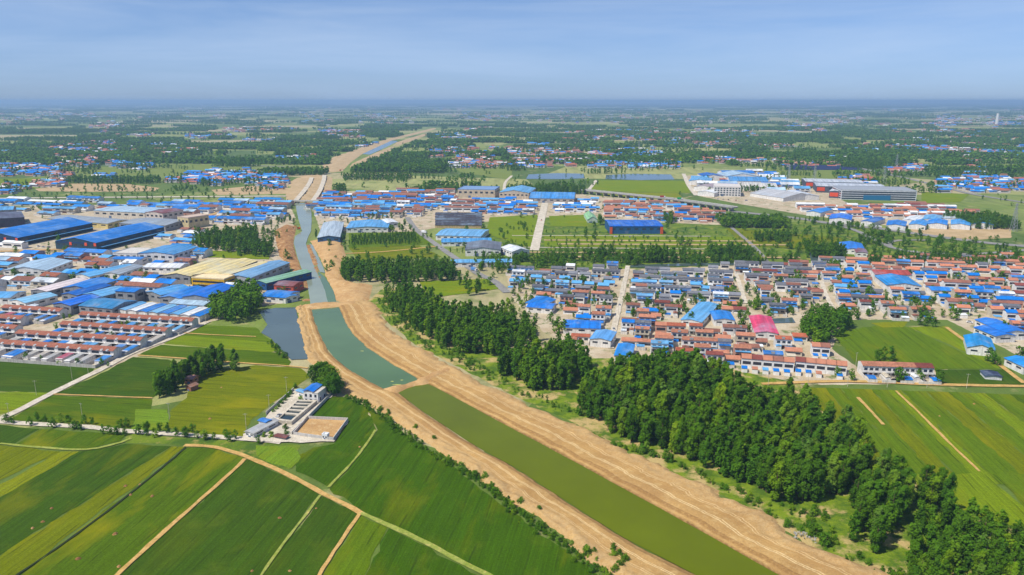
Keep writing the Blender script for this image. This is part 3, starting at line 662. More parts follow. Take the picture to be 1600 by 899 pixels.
exec_blds = []
def LB(A, B, Cc, h, roof, wall, label, **kw): return shed(*bld(A, B, Cc, h), h, roof, wall, label, **kw)

# ---- factory town, big landmarks
f1 = LB((86, 377), (150, 380), (236, 354), 10, BLUE, S(50, 78, 96), 'large blue roofed factory with canopy along its right side', win=True)
f2 = LB((-52, 368), (28, 372), (124, 348), 10, BLUE, S(46, 70, 92), 'large blue roofed factory cut by the photo edge', win=True)
for f_, (A, B, Cc) in ((f1, ((86, 377), (150, 380), (236, 354))), (f2, ((-52, 368), (28, 372), (124, 348)))):
    cx, cyy, ang, w, d = bld(A, B, Cc, 10)
    panel('canopy', f_, w / 2 + 2.6, 0, 4.6, 5, d * .94, .3, M_METAL, LBLUE)
    for x in (-w * .12, w * .25, w * .47): panel('emblem_board', f_, x, -d / 2 - .25, 6.2, 3.2, .3, 3.6, M_PLAIN, S(226, 92, 62))
    panel('gable_band', f_, 0, -d / 2 - .12, 8.8, w * .96, .2, 1.0, M_PLAIN, S(32, 60, 110))
LB((74, 342), (168, 350), (192, 343), 7, GREYR, CREAM, 'long low grey roofed building with cream front', rise=2)
LB((186, 349), (258, 353), (276, 343), 8, GREYR, WG, 'grey roofed warehouse beside the tan apartment block', rise=2)
LB((146, 329), (226, 333), (232, 324), 11, PBLUE, S(216, 206, 190), 'long pale roofed mill with rows of white windows', rise=1.5)
LB((227, 332), (254, 334), (262, 327), 12, DRED, S(212, 200, 190), 'red roofed end block of the pale mill', rise=2)
LB((277, 339), (294, 341), (314, 335), 15, S(196, 176, 160), S(214, 196, 150), 'tan four storey block beside the sandy road', flat=True, cat='building', name='apartment_block')
LB((-60, 347), (38, 340), (86, 327), 12, S(84, 80, 96), S(76, 70, 84), 'dark grey long hall at the photo edge', rise=1)
LB((-60, 332), (20, 328), (56, 322), 10, LBLUE, WG, 'light blue roofed hall behind the dark hall')
LB((216, 396), (271, 398), (287, 385), 9, S(62, 140, 200), S(222, 222, 224), 'blue roofed white columned hall in the town middle', rise=2)
LB((176, 396), (214, 397), (216, 388), 8, S(200, 196, 190), WW, 'flat roofed white office left of the columned hall', flat=True, cat='building', name='office_building')
y1 = LB((299, 434), (350, 437), (354, 430), 10, S(230, 210, 170), S(222, 178, 44), 'yellow office block with dark window bands', flat=True, win=False, cat='building', name='office_building')
cx, cyy, ang, w, d = bld((299, 434), (350, 437), (354, 430), 10)
for z in (2.0, 6.0):
    panel('window_band', y1, 0, -d / 2 - .06, z, w * .94, .12, 1.7); panel('window_band', y1, w / 2 + .06, 0, z, .12, d * .9, 1.7)
LB((257, 430), (297, 432), (345, 407), 8, CREAM, WG, 'left span of the cream roofed mill behind the yellow office')
LB((299, 430), (340, 432), (378, 407), 8.2, CREAM, WG, 'middle span of the cream roofed mill')
LB((342, 430), (354, 431), (400, 409), 8.4, CREAM, WG, 'right span of the cream roofed mill')
LB((356, 433), (391, 435), (456, 411), 8, S(110, 156, 196), S(178, 182, 188), 'blue grey roofed hall right of the cream mill')
LB((398, 440), (416, 443), (460, 421), 7, GREEN, S(40, 90, 150), 'green roofed hall beside the canal')
LB((428, 446), (458, 448), (460, 440), 7, DRED, S(206, 96, 74), 'red walled building by the canal', cat='building', name='office_building')
LB((407, 463), (446, 466), (450, 455), 5, BLUE, WW, 'low blue roofed white shed by the causeway', axis='x')
LB((446, 466), (465, 462), (469, 453), 5, S(40, 140, 222), WW, 'short blue roofed shed at the canal edge')
Q = [((5, 423), (72, 423), (120, 408), 6, PBLUE, 'wide pale roofed workshop'), ((175, 405), (220, 406), (228, 402), 6, BLUE, 'blue roofed workshop below the white office'),
     ((118, 430), (140, 433), (197, 415), 6, LBLUE, 'long light blue workshop'), ((160, 428), (186, 429), (220, 416), 6, GREYR, 'long grey blue workshop'),
     ((223, 418), (280, 419), (288, 412), 6, WHITE, 'white grey roofed workshop'), ((48, 454), (73, 456), (135, 437), 7, S(222, 208, 206), 'long pinkish white workshop'),
     ((98, 450), (140, 452), (155, 437), 7.5, BLUE, 'bright blue workshop behind the pinkish one'), ((96, 460), (120, 462), (155, 445), 7, DBLUE, 'deep blue workshop'),
     ((-30, 466), (15, 466), (42, 456), 6, S(90, 160, 214), 'light blue workshop at the photo edge'), ((15, 470), (40, 474), (75, 460), 6, S(130, 186, 220), 'sky blue workshop'),
     ((130, 460), (160, 464), (187, 451), 7, LBLUE, 'light blue roofed hall'), ((180, 455), (210, 457), (222, 451), 10, BLUE, 'tall grey walled hall with blue roof'),
     ((225, 457), (252, 462), (278, 447), 7, S(72, 152, 214), 'wide sky blue hall'), ((250, 465), (282, 467), (312, 450), 7, BLUE, 'blue hall with red strip'),
     ((285, 464), (327, 466), (357, 447), 9, S(12, 106, 206), 'broad blue hall beside the pond trees'), ((83, 475), (110, 478), (142, 463), 8, S(10, 104, 212), 'bright blue hall above the terraces'),
     ((123, 478), (175, 483), (205, 470), 7, TEAL, 'wide teal blue hall above the terraces'), ((265, 474), (318, 478), (322, 469), 5, PBLUE, 'low pale shed beside the pond trees'),
     ((40, 484), (60, 477), (90, 462), 5, S(206, 214, 222), 'white striped shed')]
for A, B, Cc, h, roof, lab in Q: LB(A, B, Cc, h, roof, WG if h > 6.5 else WW, lab + ' in the factory town', door=False)
for i in range(8):
    x = 183 + i * 16.5; yy = 484 + i * 1.4
    LB((x, yy), (x + 13, yy + 1), (x + 38, yy - 11), 5, [LBLUE, WHITE, BLUE, S(120, 180, 220), BLUE, LBLUE, WHITE, BLUE][i], WW, nth(i) + ' narrow shed from the teal hall in the striped row', win=False, door=False, name='shed', cat='shed', group='striped row of narrow sheds')
# ---- terraces
def terrace(A, B, h, d, label, n, yard=15):
    a, b = Vector(G(*A, h)), Vector(G(*B, h)); u = b - a; w = u.length; ang = math.atan2(u.y, u.x); nn = Vector((-u.y, u.x)) / w
    cc = a + u / 2 + nn * d / 2
    occ_add(cc.x - nn.x * yard / 2, cc.y - nn.y * yard / 2, ang, w, d + yard, 2)
    r = root('terraced_row', cc.x, cc.y, ang, 0, label, 'terraced houses', 'brick and white terraces above the dark field')
    rs = 1.6
    link('wall', MB().body(-w / 2, w / 2, -d / 2, d / 2, -.2, h, rs).mesh('wall', M_WALL), r, S(224, 222, 220))
    link('roof', MB().gable(-w / 2 - .3, w / 2 + .3, -d / 2 - .6, d / 2 + .5, h + .05, rs, .25).mesh('roof', M_TILE), r, S(164, 104, 84))
    bw = w / n
    wm = MB()
    for i in range(n + 1):
        x = min(max(-w / 2 + i * bw, -w / 2 + .15), w / 2 - .15)
        wm.box(x - .15, x + .15, -d / 2 - yard, -d / 2, -.1, 2.2)
    wm.box(-w / 2, w / 2, -d / 2 - yard - .25, -d / 2 - yard, -.1, 2.3)
    link('yard_wall', wm.mesh('yard_wall', M_WALL), r, S(200, 194, 186))
    mid = MB().box(-w / 2, w / 2, -d / 2 - 1.5, -d / 2, 3.1, 3.35)
    for i in range(n): mid.box(-w / 2 + (i + .08) * bw, -w / 2 + (i + .92) * bw, -d / 2 - 1.5, -d / 2 - 1.3, 3.35, 3.8)
    link('balcony', mid.mesh('balcony', M_WALL), r, WW)
    for i in range(n):
        x = -w / 2 + (i + .5) * bw
        panel('window', r, x - bw * .1, -d / 2 - .05, 3.7, bw * .62, .1, 1.7)
        panel('window', r, x + bw * .18, -d / 2 - .05, .9, bw * .4, .1, 1.7)
        panel('door', r, x - bw * .28, -d / 2 - .05, 0, bw * .16, .1, 2.3, M_PLAIN, S(110, 40, 36))
        dm = MB().body(-.7, .7, -.6, 1.0, 0, .6, .6, 'y')
        o = link('dormer', _cache('dormer', lambda: dm.mesh('dormer', M_WALL)), r, WW); o.location = (x + bw * .5 if i < n - 1 else x, -d / 2 - .4, h + .1)
        q = rnd.random()
        if q < .93:
            col = rnd.choice([BLUE, BLUE, LBLUE, S(60, 140, 205), S(40, 130, 210), S(176, 172, 166), S(188, 180, 170), WHITE]) if rnd.random() > .06 else S(176, 30, 50)
            aw = bw * rnd.choice([.42, .5, .62]); ad = rnd.uniform(yard * .55, yard - 2.2); ax = x - bw / 2 + aw / 2 + .3 if rnd.random() < .6 else x + bw / 2 - aw / 2 - .3; ay = -d / 2 - 1.7 - ad / 2
            o = panel('annex', r, ax, ay, -.1, aw, ad, 2.9, M_WALL, WW); ro = panel('annex_roof', r, ax, ay, 2.82, aw + .2, ad + .3, .22, M_METAL, col); ro.rotation_euler = (R(3), 0, 0)
    return r
_CA = {}
def _cache(k, f):
    if k not in _CA: _CA[k] = f()
    return _CA[k]
terrace((-46, 534), (177, 549), 5.9, 8, 'front terrace nearest the dark field, orange brown roof', 13, 18)
terrace((24, 521), (219, 533), 5.9, 8, 'second terrace from the dark field, ending at the concrete lane', 11, 16)
terrace((93, 507), (258, 518), 5.9, 8, 'third terrace from the dark field, ending at the concrete lane', 10, 17)
terrace((123, 492), (300, 502.5), 5.9, 8, 'fourth terrace from the dark field, below the teal blue hall', 11, 17)
terrace((2, 481), (93, 487), 5.9, 8, 'short terrace below the bright blue hall', 6, 17)
terrace((-40, 495), (32, 499), 5.9, 8, 'short terrace at the photo edge behind the small square', 4, 14)
terrace((-50, 509), (22, 514), 5.9, 8, 'short terrace at the photo edge in front of the square', 4, 12)

# ---- north and east landmarks
LB((496, 372), (531, 371), (560, 347), 7, S(176, 190, 200), S(66, 110, 150), 'pale grey roofed long hall at the canal bend')
LB((541, 357), (606, 356), (607, 345), 6, S(90, 160, 214), WW, 'light blue roofed white works right of the pale hall', rise=2)
LB((605, 349), (622, 348), (624, 342), 7, WHITE, WW, 'small white house by the road bend')
LB((681, 368), (751, 370), (752, 359), 6, S(110, 170, 216), WW, 'pale blue roofed shed by the tree lined road', rise=2)
LB((690, 379), (768, 378), (768, 372), 5, S(70, 150, 210), WW, 'low blue roofed shed behind the slate roofed villa', rise=1.5)
LB((727, 391), (782, 391), (780, 379), 7, SLATE, WW, 'white villa hall with slate grey roof', rise=3, cat='building', name='villa_hall')
LB((783, 387), (800, 394), (810, 385), 7, WHITE, WW, 'white gabled hall beside the villa', rise=3)
LB((705, 411), (800, 410), (800, 405), 5, LBLUE, WW, 'long light blue shed behind the tree belt', rise=1.5)
nb = LB((953, 354), (1036, 354), (1033, 344), 10, S(10, 96, 196), S(44, 96, 140), 'blue hall with orange corner columns in the grass strips', rise=2)
cx, cyy, ang, w, d = bld((953, 354), (1036, 354), (1033, 344), 10)
for x in (-w / 2 + 1.6, w / 2 - 1.6): panel('corner_column', nb, x, -d / 2 - .5, 0, 3.4, 1.2, 9, M_PLAIN, S(216, 92, 40))
LB((715, 296), (773, 297), (785, 292), 15, S(120, 150, 190), S(206, 190, 164), 'large tan office block in the market town', flat=True, cat='building', name='office_building')
LB((780, 301), (826, 302), (828, 294), 11, LBLUE, S(206, 190, 170), 'blue roofed tan block right of the large office')
LB((827, 310), (897, 311), (898, 303), 8, S(60, 140, 210), S(190, 180, 170), 'long blue roofed hall by the viaduct')
wo_ = LB((1116, 292), (1158, 293), (1160, 288), 17, S(206, 200, 196), S(236, 234, 230), 'white four storey office block of the works', flat=True, win=False, cat='building', name='office_building')
cx, cyy, ang, w, d = bld((1116, 292), (1158, 293), (1160, 288), 17)
for z in (1.5, 5.5, 9.5, 13.3):
    for i in range(9): panel('window', wo_, -w / 2 + w * (i + .5) / 9, -d / 2 - .06, z, w / 9 * .62, .12, 2.3)
mb_ = LB((1315, 297), (1433, 299), (1436, 293), 17, S(150, 156, 166), S(226, 228, 232), 'modern striped office building with blue glass front', flat=True, win=False, door=False, cat='building', name='office_building')
cx, cyy, ang, w, d = bld((1315, 297), (1433, 299), (1436, 293), 17)
for z in (1.2, 5.0, 8.8, 12.6):
    panel('window_band', mb_, 0, -d / 2 - .06, z, w * .98, .12, 2.4); panel('window_band', mb_, -w / 2 - .06, 0, z, .12, d * .95, 2.4)
panel('glass_front', mb_, -w * .02, -d / 2 - .5, 0, w * .36, 1, 8.4, simple('blue_glass', S(40, 110, 150), .15))
panel('parapet', mb_, 0, -d / 2 - .1, 17.3, w * .99, .4, 1.0, M_PLAIN, S(214, 218, 226))
for A, B, Cc, l in (((1276, 291), (1385, 294), (1378, 288), 'white roofed dark hall with orange end behind the striped office'), ((1259, 284), (1350, 286), (1345, 281), 'farthest white roofed dark hall with orange end'), ((1296, 299), (1316, 300), (1316, 294), 'small white roofed dark annex with orange end')):
    r = LB(A, B, Cc, 12, S(196, 200, 206), S(92, 98, 110), l, rise=1.5, door=False)
    cx, cyy, ang, w, d = bld(A, B, Cc, 12); panel('end_panel', r, -w / 2 + 8, -d / 2 - .2, 3, 14, .4, 7, M_PLAIN, S(222, 84, 48)); panel('end_panel', r, w / 2 - 3, -d / 2 - .2, 3, 5, .4, 7, M_PLAIN, S(222, 84, 48))
for i, (A, B, Cc, h, roof) in enumerate([((1076, 283), (1110, 284), (1108, 279), 8, LBLUE), ((1084, 292), (1115, 294), (1114, 289), 8, S(170, 150, 150)), ((1134, 276), (1186, 276), (1182, 271), 9, PBLUE), ((1140, 283), (1200, 284), (1196, 279), 9, S(70, 140, 200)), ((1162, 292), (1215, 293), (1208, 288), 8, S(206, 200, 190)),
          ((1172, 302), (1224, 310), (1232, 300), 6, S(190, 190, 192)), ((1220, 300), (1246, 307), (1262, 302), 7, S(210, 214, 220)), ((1130, 271), (1180, 271), (1178, 268), 8, BLUE), ((1090, 300), (1116, 302), (1118, 298), 7, WHITE), ((1100, 276), (1130, 276), (1130, 272), 8, DBLUE)]):
    LB(A, B, Cc, h, roof, WW, ['light blue hall at the lane corner', 'pinkish grey hall left of the white office', 'pale long hall behind the white office', 'blue edged long hall behind the white office', 'sandy roofed hall right of the white office', 'low grey hall with a sandy yard', 'pale grey sloping hall near the dark halls', 'farthest blue hall', 'small white hall before the pinkish one', 'deep blue hall behind the light blue one'][i] + ' of the works', win=False, door=False)
for i, (x, yy, w_, col) in enumerate([(1385, 352, 30, BLUE), (1420, 351, 26, S(50, 140, 214)), (1450, 350, 30, S(20, 130, 220)), (1486, 351, 30, S(60, 150, 220)), (1518, 350, 34, S(40, 128, 210)), (1410, 344, 24, WHITE), (1440, 343, 28, LBLUE), (1475, 342, 30, S(190, 200, 206)), (1512, 341, 26, BLUE), (1296, 342, 34, S(16, 110, 220)), (1260, 331, 22, S(30, 130, 214)), (1345, 346, 20, DBLUE)]):
    LB((x, yy), (x + w_, yy + 2), (x + w_ + 6, yy - 5), 6, col, WW, nth(i) + ' blue or white shed counted from the first beside the highway', win=False, door=False, group='blue sheds across the highway', name='shed', cat='shed')
gh = LB((918, 344), (934, 344), (932, 335), 4, S(140, 190, 130), S(200, 214, 200), 'pale green arched greenhouse by the square field', rise=5, win=False, door=True, cat='greenhouse', name='greenhouse')
for i in range(5):
    LB((680, 352 - i * 4.1), (752, 352.5 - i * 4.1), (755, 350.2 - i * 4.1), 4, S(70, 68, 76), S(206, 176, 130), nth(i) + ' dark roofed livestock shed from the green netting', rise=2.2, win=False, door=False, name='livestock_shed', cat='shed', group='dark roofed livestock sheds')
# ---- village landmarks
def LV(A, B, Cc, h, roof, label, wall=WW, **kw): return LB(A, B, Cc, h, roof, wall, label, door=False, **kw)
LV((820, 474), (850, 478), (842, 465), 4.5, BLUE, 'blue roofed house block behind the big wood', axis='y')
LV((823, 480), (862, 483), (866, 475), 4.5, S(20, 116, 214), 'wide blue roof below the wood corner')
LV((880, 512), (938, 514), (940, 502), 5, S(24, 120, 216), 'blue roofed school building in the village west')
LV((922, 530), (954, 533), (958, 519), 5.5, S(96, 160, 220), 'light blue roofed hall at the lane end')
LV((960, 556), (986, 558), (988, 539), 5, S(26, 130, 210), 'blue roofed shed below the lane end')
LV((1180, 520), (1216, 522), (1208, 496), 5, S(214, 62, 100), 'pink red roofed hall in the village')
LV((1116, 500), (1148, 501), (1142, 488), 5, S(24, 124, 208), 'blue roofed hall beside a sandy yard')
LV((1064, 500), (1096, 504), (1094, 473), 4.5, LBLUE, 'long light blue roof between village trees')
LV((1368, 429), (1424, 430), (1424, 423), 7, S(176, 74, 58), 'long red roofed school in the village east', rise=2.5)
LV((1386, 446), (1440, 448), (1446, 434), 6, S(30, 136, 206), 'wide blue roofed school hall in the village east')
LV((1456, 454), (1486, 455), (1484, 449), 5, S(30, 130, 220), 'small blue roof right of the school hall')
LV((1524, 500), (1570, 520), (1590, 513), 6, S(16, 120, 220), 'large bright blue roof in the village east corner')
LV((1522, 512), (1556, 526), (1572, 519), 5, S(18, 112, 208), 'lower blue roof in front of the large one')
LV((1512, 543), (1555, 548), (1590, 534), 5, S(18, 138, 206), 'teal blue roof behind the edge trees', rise=3)
LV((1570, 560), (1600, 574), (1622, 566), 5, S(30, 140, 220), 'blue roof cut by the photo edge beside the track')
LV((1540, 588), (1566, 590), (1560, 582), 2.2, S(40, 44, 70), 'low dark panel roof at the field corner', win=False)
LV((1316, 390), (1352, 392), (1350, 381), 5, S(28, 120, 214), 'blue roofed farm among trees beyond the ditch')
LV((1338, 395), (1356, 396), (1356, 390), 6, DRED, 'dark red roofed house beside the blue farm')

# ------------------------------------------------------------------ houses
HOUSES = []
def H(x, y, ang, w, d, st, roof, wall, annex, label, group, yard=11, canopy=None, occ=True):
    HOUSES.append(dict(x=x, y=y, a=ang, w=w, d=d, st=st, roof=roof, wall=wall, annex=annex, label=label, group=group, yard=yard, canopy=canopy))
    if occ: occ_add(x, y, ang, w, d + 1, 0)
def pick(pal): return rnd.choices([p[0] for p in pal], [p[1] for p in pal])[0]
def fill(polypx, ang, pitch, pal, place, end, two=.7, gap=.16, wmin=9, wmax=13, dep=7.4, yard=9, annexp=None, ref='ditch', group=None, run=(1, 3), maxn=999):
    w = GL(polypx); ca, sa = math.cos(ang), math.sin(ang)
    loc = [(x * ca + y * sa, -x * sa + y * ca) for x, y in w]
    v = max(p[1] for p in loc) - dep; v0 = min(p[1] for p in loc); u0, u1 = min(p[0] for p in loc), max(p[0] for p in loc)
    row = 0; tot = 0
    annexp = annexp or [(BLUE, 5), (LBLUE, 2.5), (ORANGE, 1), (WT, 1.6), (WHITE, 1.5)]
    while v > v0:
        u = u0 + rnd.uniform(0, 6); k = 0; cnt = 0; rl = rnd.randint(*run); wcol = pick(pal); dv = 0
        while u < u1:
            ww = rnd.uniform(wmin * .85, wmax * 1.12); dv = dv if k % rl else rnd.uniform(-2.6, 2.6); cu, cv = u + ww / 2, v + dv
            x, y = cu * ca - cv * sa, cu * sa + cv * ca
            if rnd.random() > gap and inpoly(x, y, w) and inpoly(x, y - 4, w) and rect_free(x - sa * 0, y, ang, ww, dep) and tot < maxn:
                roof = wcol if rnd.random() < .6 else pick(pal)
                st = 2 if rnd.random() < two else 1
                wall = pick([(WW, 5), (WT, 1.5), (S(214, 208, 200), 2), (WP, .7)])
                an = pick(annexp) if rnd.random() < .82 else None; can = pick([(BLUE, 2), (LBLUE, 1)]) if rnd.random() < .34 else None
                ds = f"{CNAME.get(roof, 'tiled')} roofed house, {nth(cnt)} {end} {nth(row)} row {ref}, {place}"
                H(x, y, ang + rnd.uniform(-.03, .03), ww, dep * rnd.uniform(.9, 1.1), st, roof, wall, an, ds, group or f'houses {place}', yard, can)
                cnt += 1; tot += 1
            k += 1; u += ww + (.2 if k % rl else rnd.uniform(1.5, 6))
        if cnt: row += 1
        v -= pitch * rnd.uniform(.94, 1.08)
A12 = R(-11)
GP = [(SLATE, 4), (S(128, 130, 138), 4), (BROWN, 1), (BLUE, 1.5), (WHITE, .6), (LBLUE, 1)]
OP = [(ORANGE, 5), (S(178, 100, 74), 3), (BROWN, 2.5), (DRED, 1), (SLATE, .8), (BLUE, 1.3), (LBLUE, .8)]
EP = [(ORANGE, 3.6), (DRED, 1), (S(200, 130, 100), 2), (SLATE, 2), (BROWN, 1.4), (BLUE, 1.3), (LBLUE, .7), (WHITE, .5)]
# hand placed: orange terrace and bottom rows
def hrow(A, B, n, d, st, cols, label, group, yard=11, annex=True):
    a, b = Vector(G(*A)), Vector(G(*B)); u = b - a; w = u.length / n; ang = math.atan2(u.y, u.x); nn = Vector((-u.y, u.x)).normalized()
    for i in range(n):
        c = a + u * ((i + .5) / n) + nn * d / 2
        roof = cols[i % len(cols)]
        H(c.x, c.y, ang, w - .1, d, st, roof, WW, rnd.choice([BLUE, BLUE, LBLUE, ORANGE, None]) if annex else None, f"{CNAME.get(roof, 'tiled')} roofed house, {nth(i)} {label}", group, yard)
hrow((1346, 588), (1458, 592), 4, 9, 2, [ORANGE, ORANGE, ORANGE, DRED], 'from the village end in the lone terrace between the fields', 'lone terrace between the fields', 12)
hrow((1158, 575), (1240, 582), 5, 9, 2, [ORANGE, DRED, ORANGE, BROWN, ORANGE], 'from the wood in the front row by the sandy track', 'front row by the sandy track', 9)
hrow((1242, 580), (1322, 588), 5, 9, 2, [DRED, ORANGE, ORANGE, ORANGE, ORANGE], 'from the dark red roof in the front row nearest the lone terrace', 'front row by the sandy track', 9)
hrow((1268, 556), (1296, 558), 2, 9, 2, [ORANGE, BROWN], 'from the pink hall side, tall white pair behind the front row', 'tall white pair', 8)
fill([(790, 425), (979, 419), (972, 462), (870, 466), (805, 455)], A12, 19.5, GP, 'between wood and lane', 'along', .75, .1, ref='from ditch')
fill([(840, 462), (974, 460), (964, 502), (870, 502)], A12, 17, [(SLATE, 3), (ORANGE, 2), (BROWN, 2)], 'mid village west of lane', 'along', .6, .1, ref='downhill')
fill([(870, 502), (964, 500), (955, 548), (895, 540)], A12, 17, OP, 'lower village west of lane', 'along', .4, .12, ref='downhill')
fill([(983, 426), (1148, 420), (1160, 476), (975, 480)], A12, 18.5, GP, 'just past the lane', 'along', .85, .1, ref='from ditch')
fill([(974, 482), (1165, 478), (1180, 512), (1180, 572), (1140, 590), (1050, 566), (1000, 552), (960, 545)], A12, 16.5, OP, 'lower village past the lane', 'along', .6, .04, ref='downhill')
fill([(1152, 418), (1282, 412), (1300, 470), (1300, 492), (1170, 490), (1160, 470)], A12, 19, [(SLATE, 5), (BROWN, 2), (ORANGE, 1), (DRED, 1)], 'in the village middle', 'along', .8, .12, ref='from ditch')
fill([(1180, 512), (1250, 520), (1260, 560), (1290, 566), (1180, 572)], A12, 18, OP, 'around the pink hall', 'along', .5, .12, ref='downhill')
fill([(1284, 412), (1360, 408), (1600, 406), (1640, 480), (1560, 500), (1500, 486), (1305, 470)], A12, 19, EP, 'in the village east', 'along', .75, .14, ref='from ditch')
fill([(1305, 470), (1500, 488), (1530, 500), (1430, 500), (1320, 492)], A12, 19, EP, 'east village lower edge', 'along', .7, .2, ref='downhill')
fill([(1560, 480), (1640, 480), (1640, 540), (1600, 540)], A12, 19, EP, 'by the large blue roofs', 'along', .7, .2, ref='downhill')
# north town rows
NP = [(BLUE, 3), (LBLUE, 3), (S(60, 140, 210), 2), (BROWN, 4.5), (WHITE, 1), (DRED, 1)]
fill([(486, 304), (705, 298), (712, 312), (690, 322), (640, 345), (600, 340), (500, 345), (488, 330)], R(-6), 24, NP, 'market town by canal', 'along', .6, .06, 12, 22, 11, 8, ref='from woods', run=(4, 9))
fill([(700, 318), (850, 312), (846, 336), (760, 336), (690, 330)], R(-6), 22, NP, 'market town centre', 'along', .5, .1, 11, 18, 10, 8, ref='from office', run=(4, 8))
fill([(858, 312), (930, 312), (940, 332), (860, 334)], R(-6), 24, [(BLUE, 3), (LBLUE, 3), (WHITE, 2)], 'past the concrete road', 'along', .7, .1, 10, 15, 10, 8, ref='downhill')
fill([(940, 316), (1040, 318), (1130, 336), (1140, 350), (1050, 348), (950, 342)], R(-6), 22, [(ORANGE, 4), (BROWN, 3), (BLUE, 3), (LBLUE, 1)], 'behind the blue hall', 'along', .6, .1, 11, 18, 10, 8, ref='downhill')
fill([(1080, 276), (1195, 270), (1290, 300), (1260, 316), (1150, 312), (1095, 304)], R(-8), 34, [(WHITE, 3), (LBLUE, 3), (PBLUE, 3), (BLUE, 2), (GREYR, 2)], 'of the works', 'along', .7, .1, 20, 38, 22, 8, annexp=[(WHITE, 1), (LBLUE, 1)], ref='downhill', run=(1, 3))
# factory town infill
IP = [(BLUE, 6), (LBLUE, 4), (PBLUE, 1.5), (WHITE, 1.2), (BROWN, 3), (S(150, 92, 70), 1.5), (S(40, 130, 205), 3)]
fill([(-60, 408), (170, 398), (300, 390), (335, 405), (290, 410), (400, 450), (330, 480), (120, 480), (-60, 478)], R(-13), 18, IP, 'in the factory town', 'along', .6, .0, 12, 24, 14, 6, ref='from sandy road', run=(3, 6))
fill([(150, 322), (440, 316), (455, 330), (440, 352), (330, 352), (250, 330), (150, 330)], R(-13), 26, IP, 'behind tan apartments', 'along', .6, .06, 14, 30, 14, 6, ref='from wide road', run=(2, 5))
fill([(-60, 316), (150, 314), (150, 338), (-60, 345)], R(-13), 30, IP, 'behind the big factories', 'along', .5, .25, 16, 36, 14, 6, ref='from wide road', run=(1, 4))
fill([(250, 365), (300, 345), (330, 355), (300, 385), (255, 380)], R(-13), 24, IP, 'by the dark wood', 'along', .5, .2, 12, 24, 12, 6, ref='downhill')
fill([(-40, 380), (80, 384), (160, 384), (80, 392), (-40, 392)], R(-13), 24, [(GREYR, 3), (WHITE, 3), (SLATE, 1)], 'below the big factories', 'along', .2, .3, 12, 26, 9, 4, ref='downhill')
fill([(1240, 322), (1330, 325), (1440, 322), (1560, 340), (1520, 346), (1400, 344), (1340, 345), (1260, 338)], R(-8), 20, [(BLUE, 2), (ORANGE, 3), (BROWN, 3), (WHITE, 2), (DRED, 1)], 'across the highway', 'along', .5, .08, 11, 20, 10, 6, ref='from striped office', run=(3, 7))

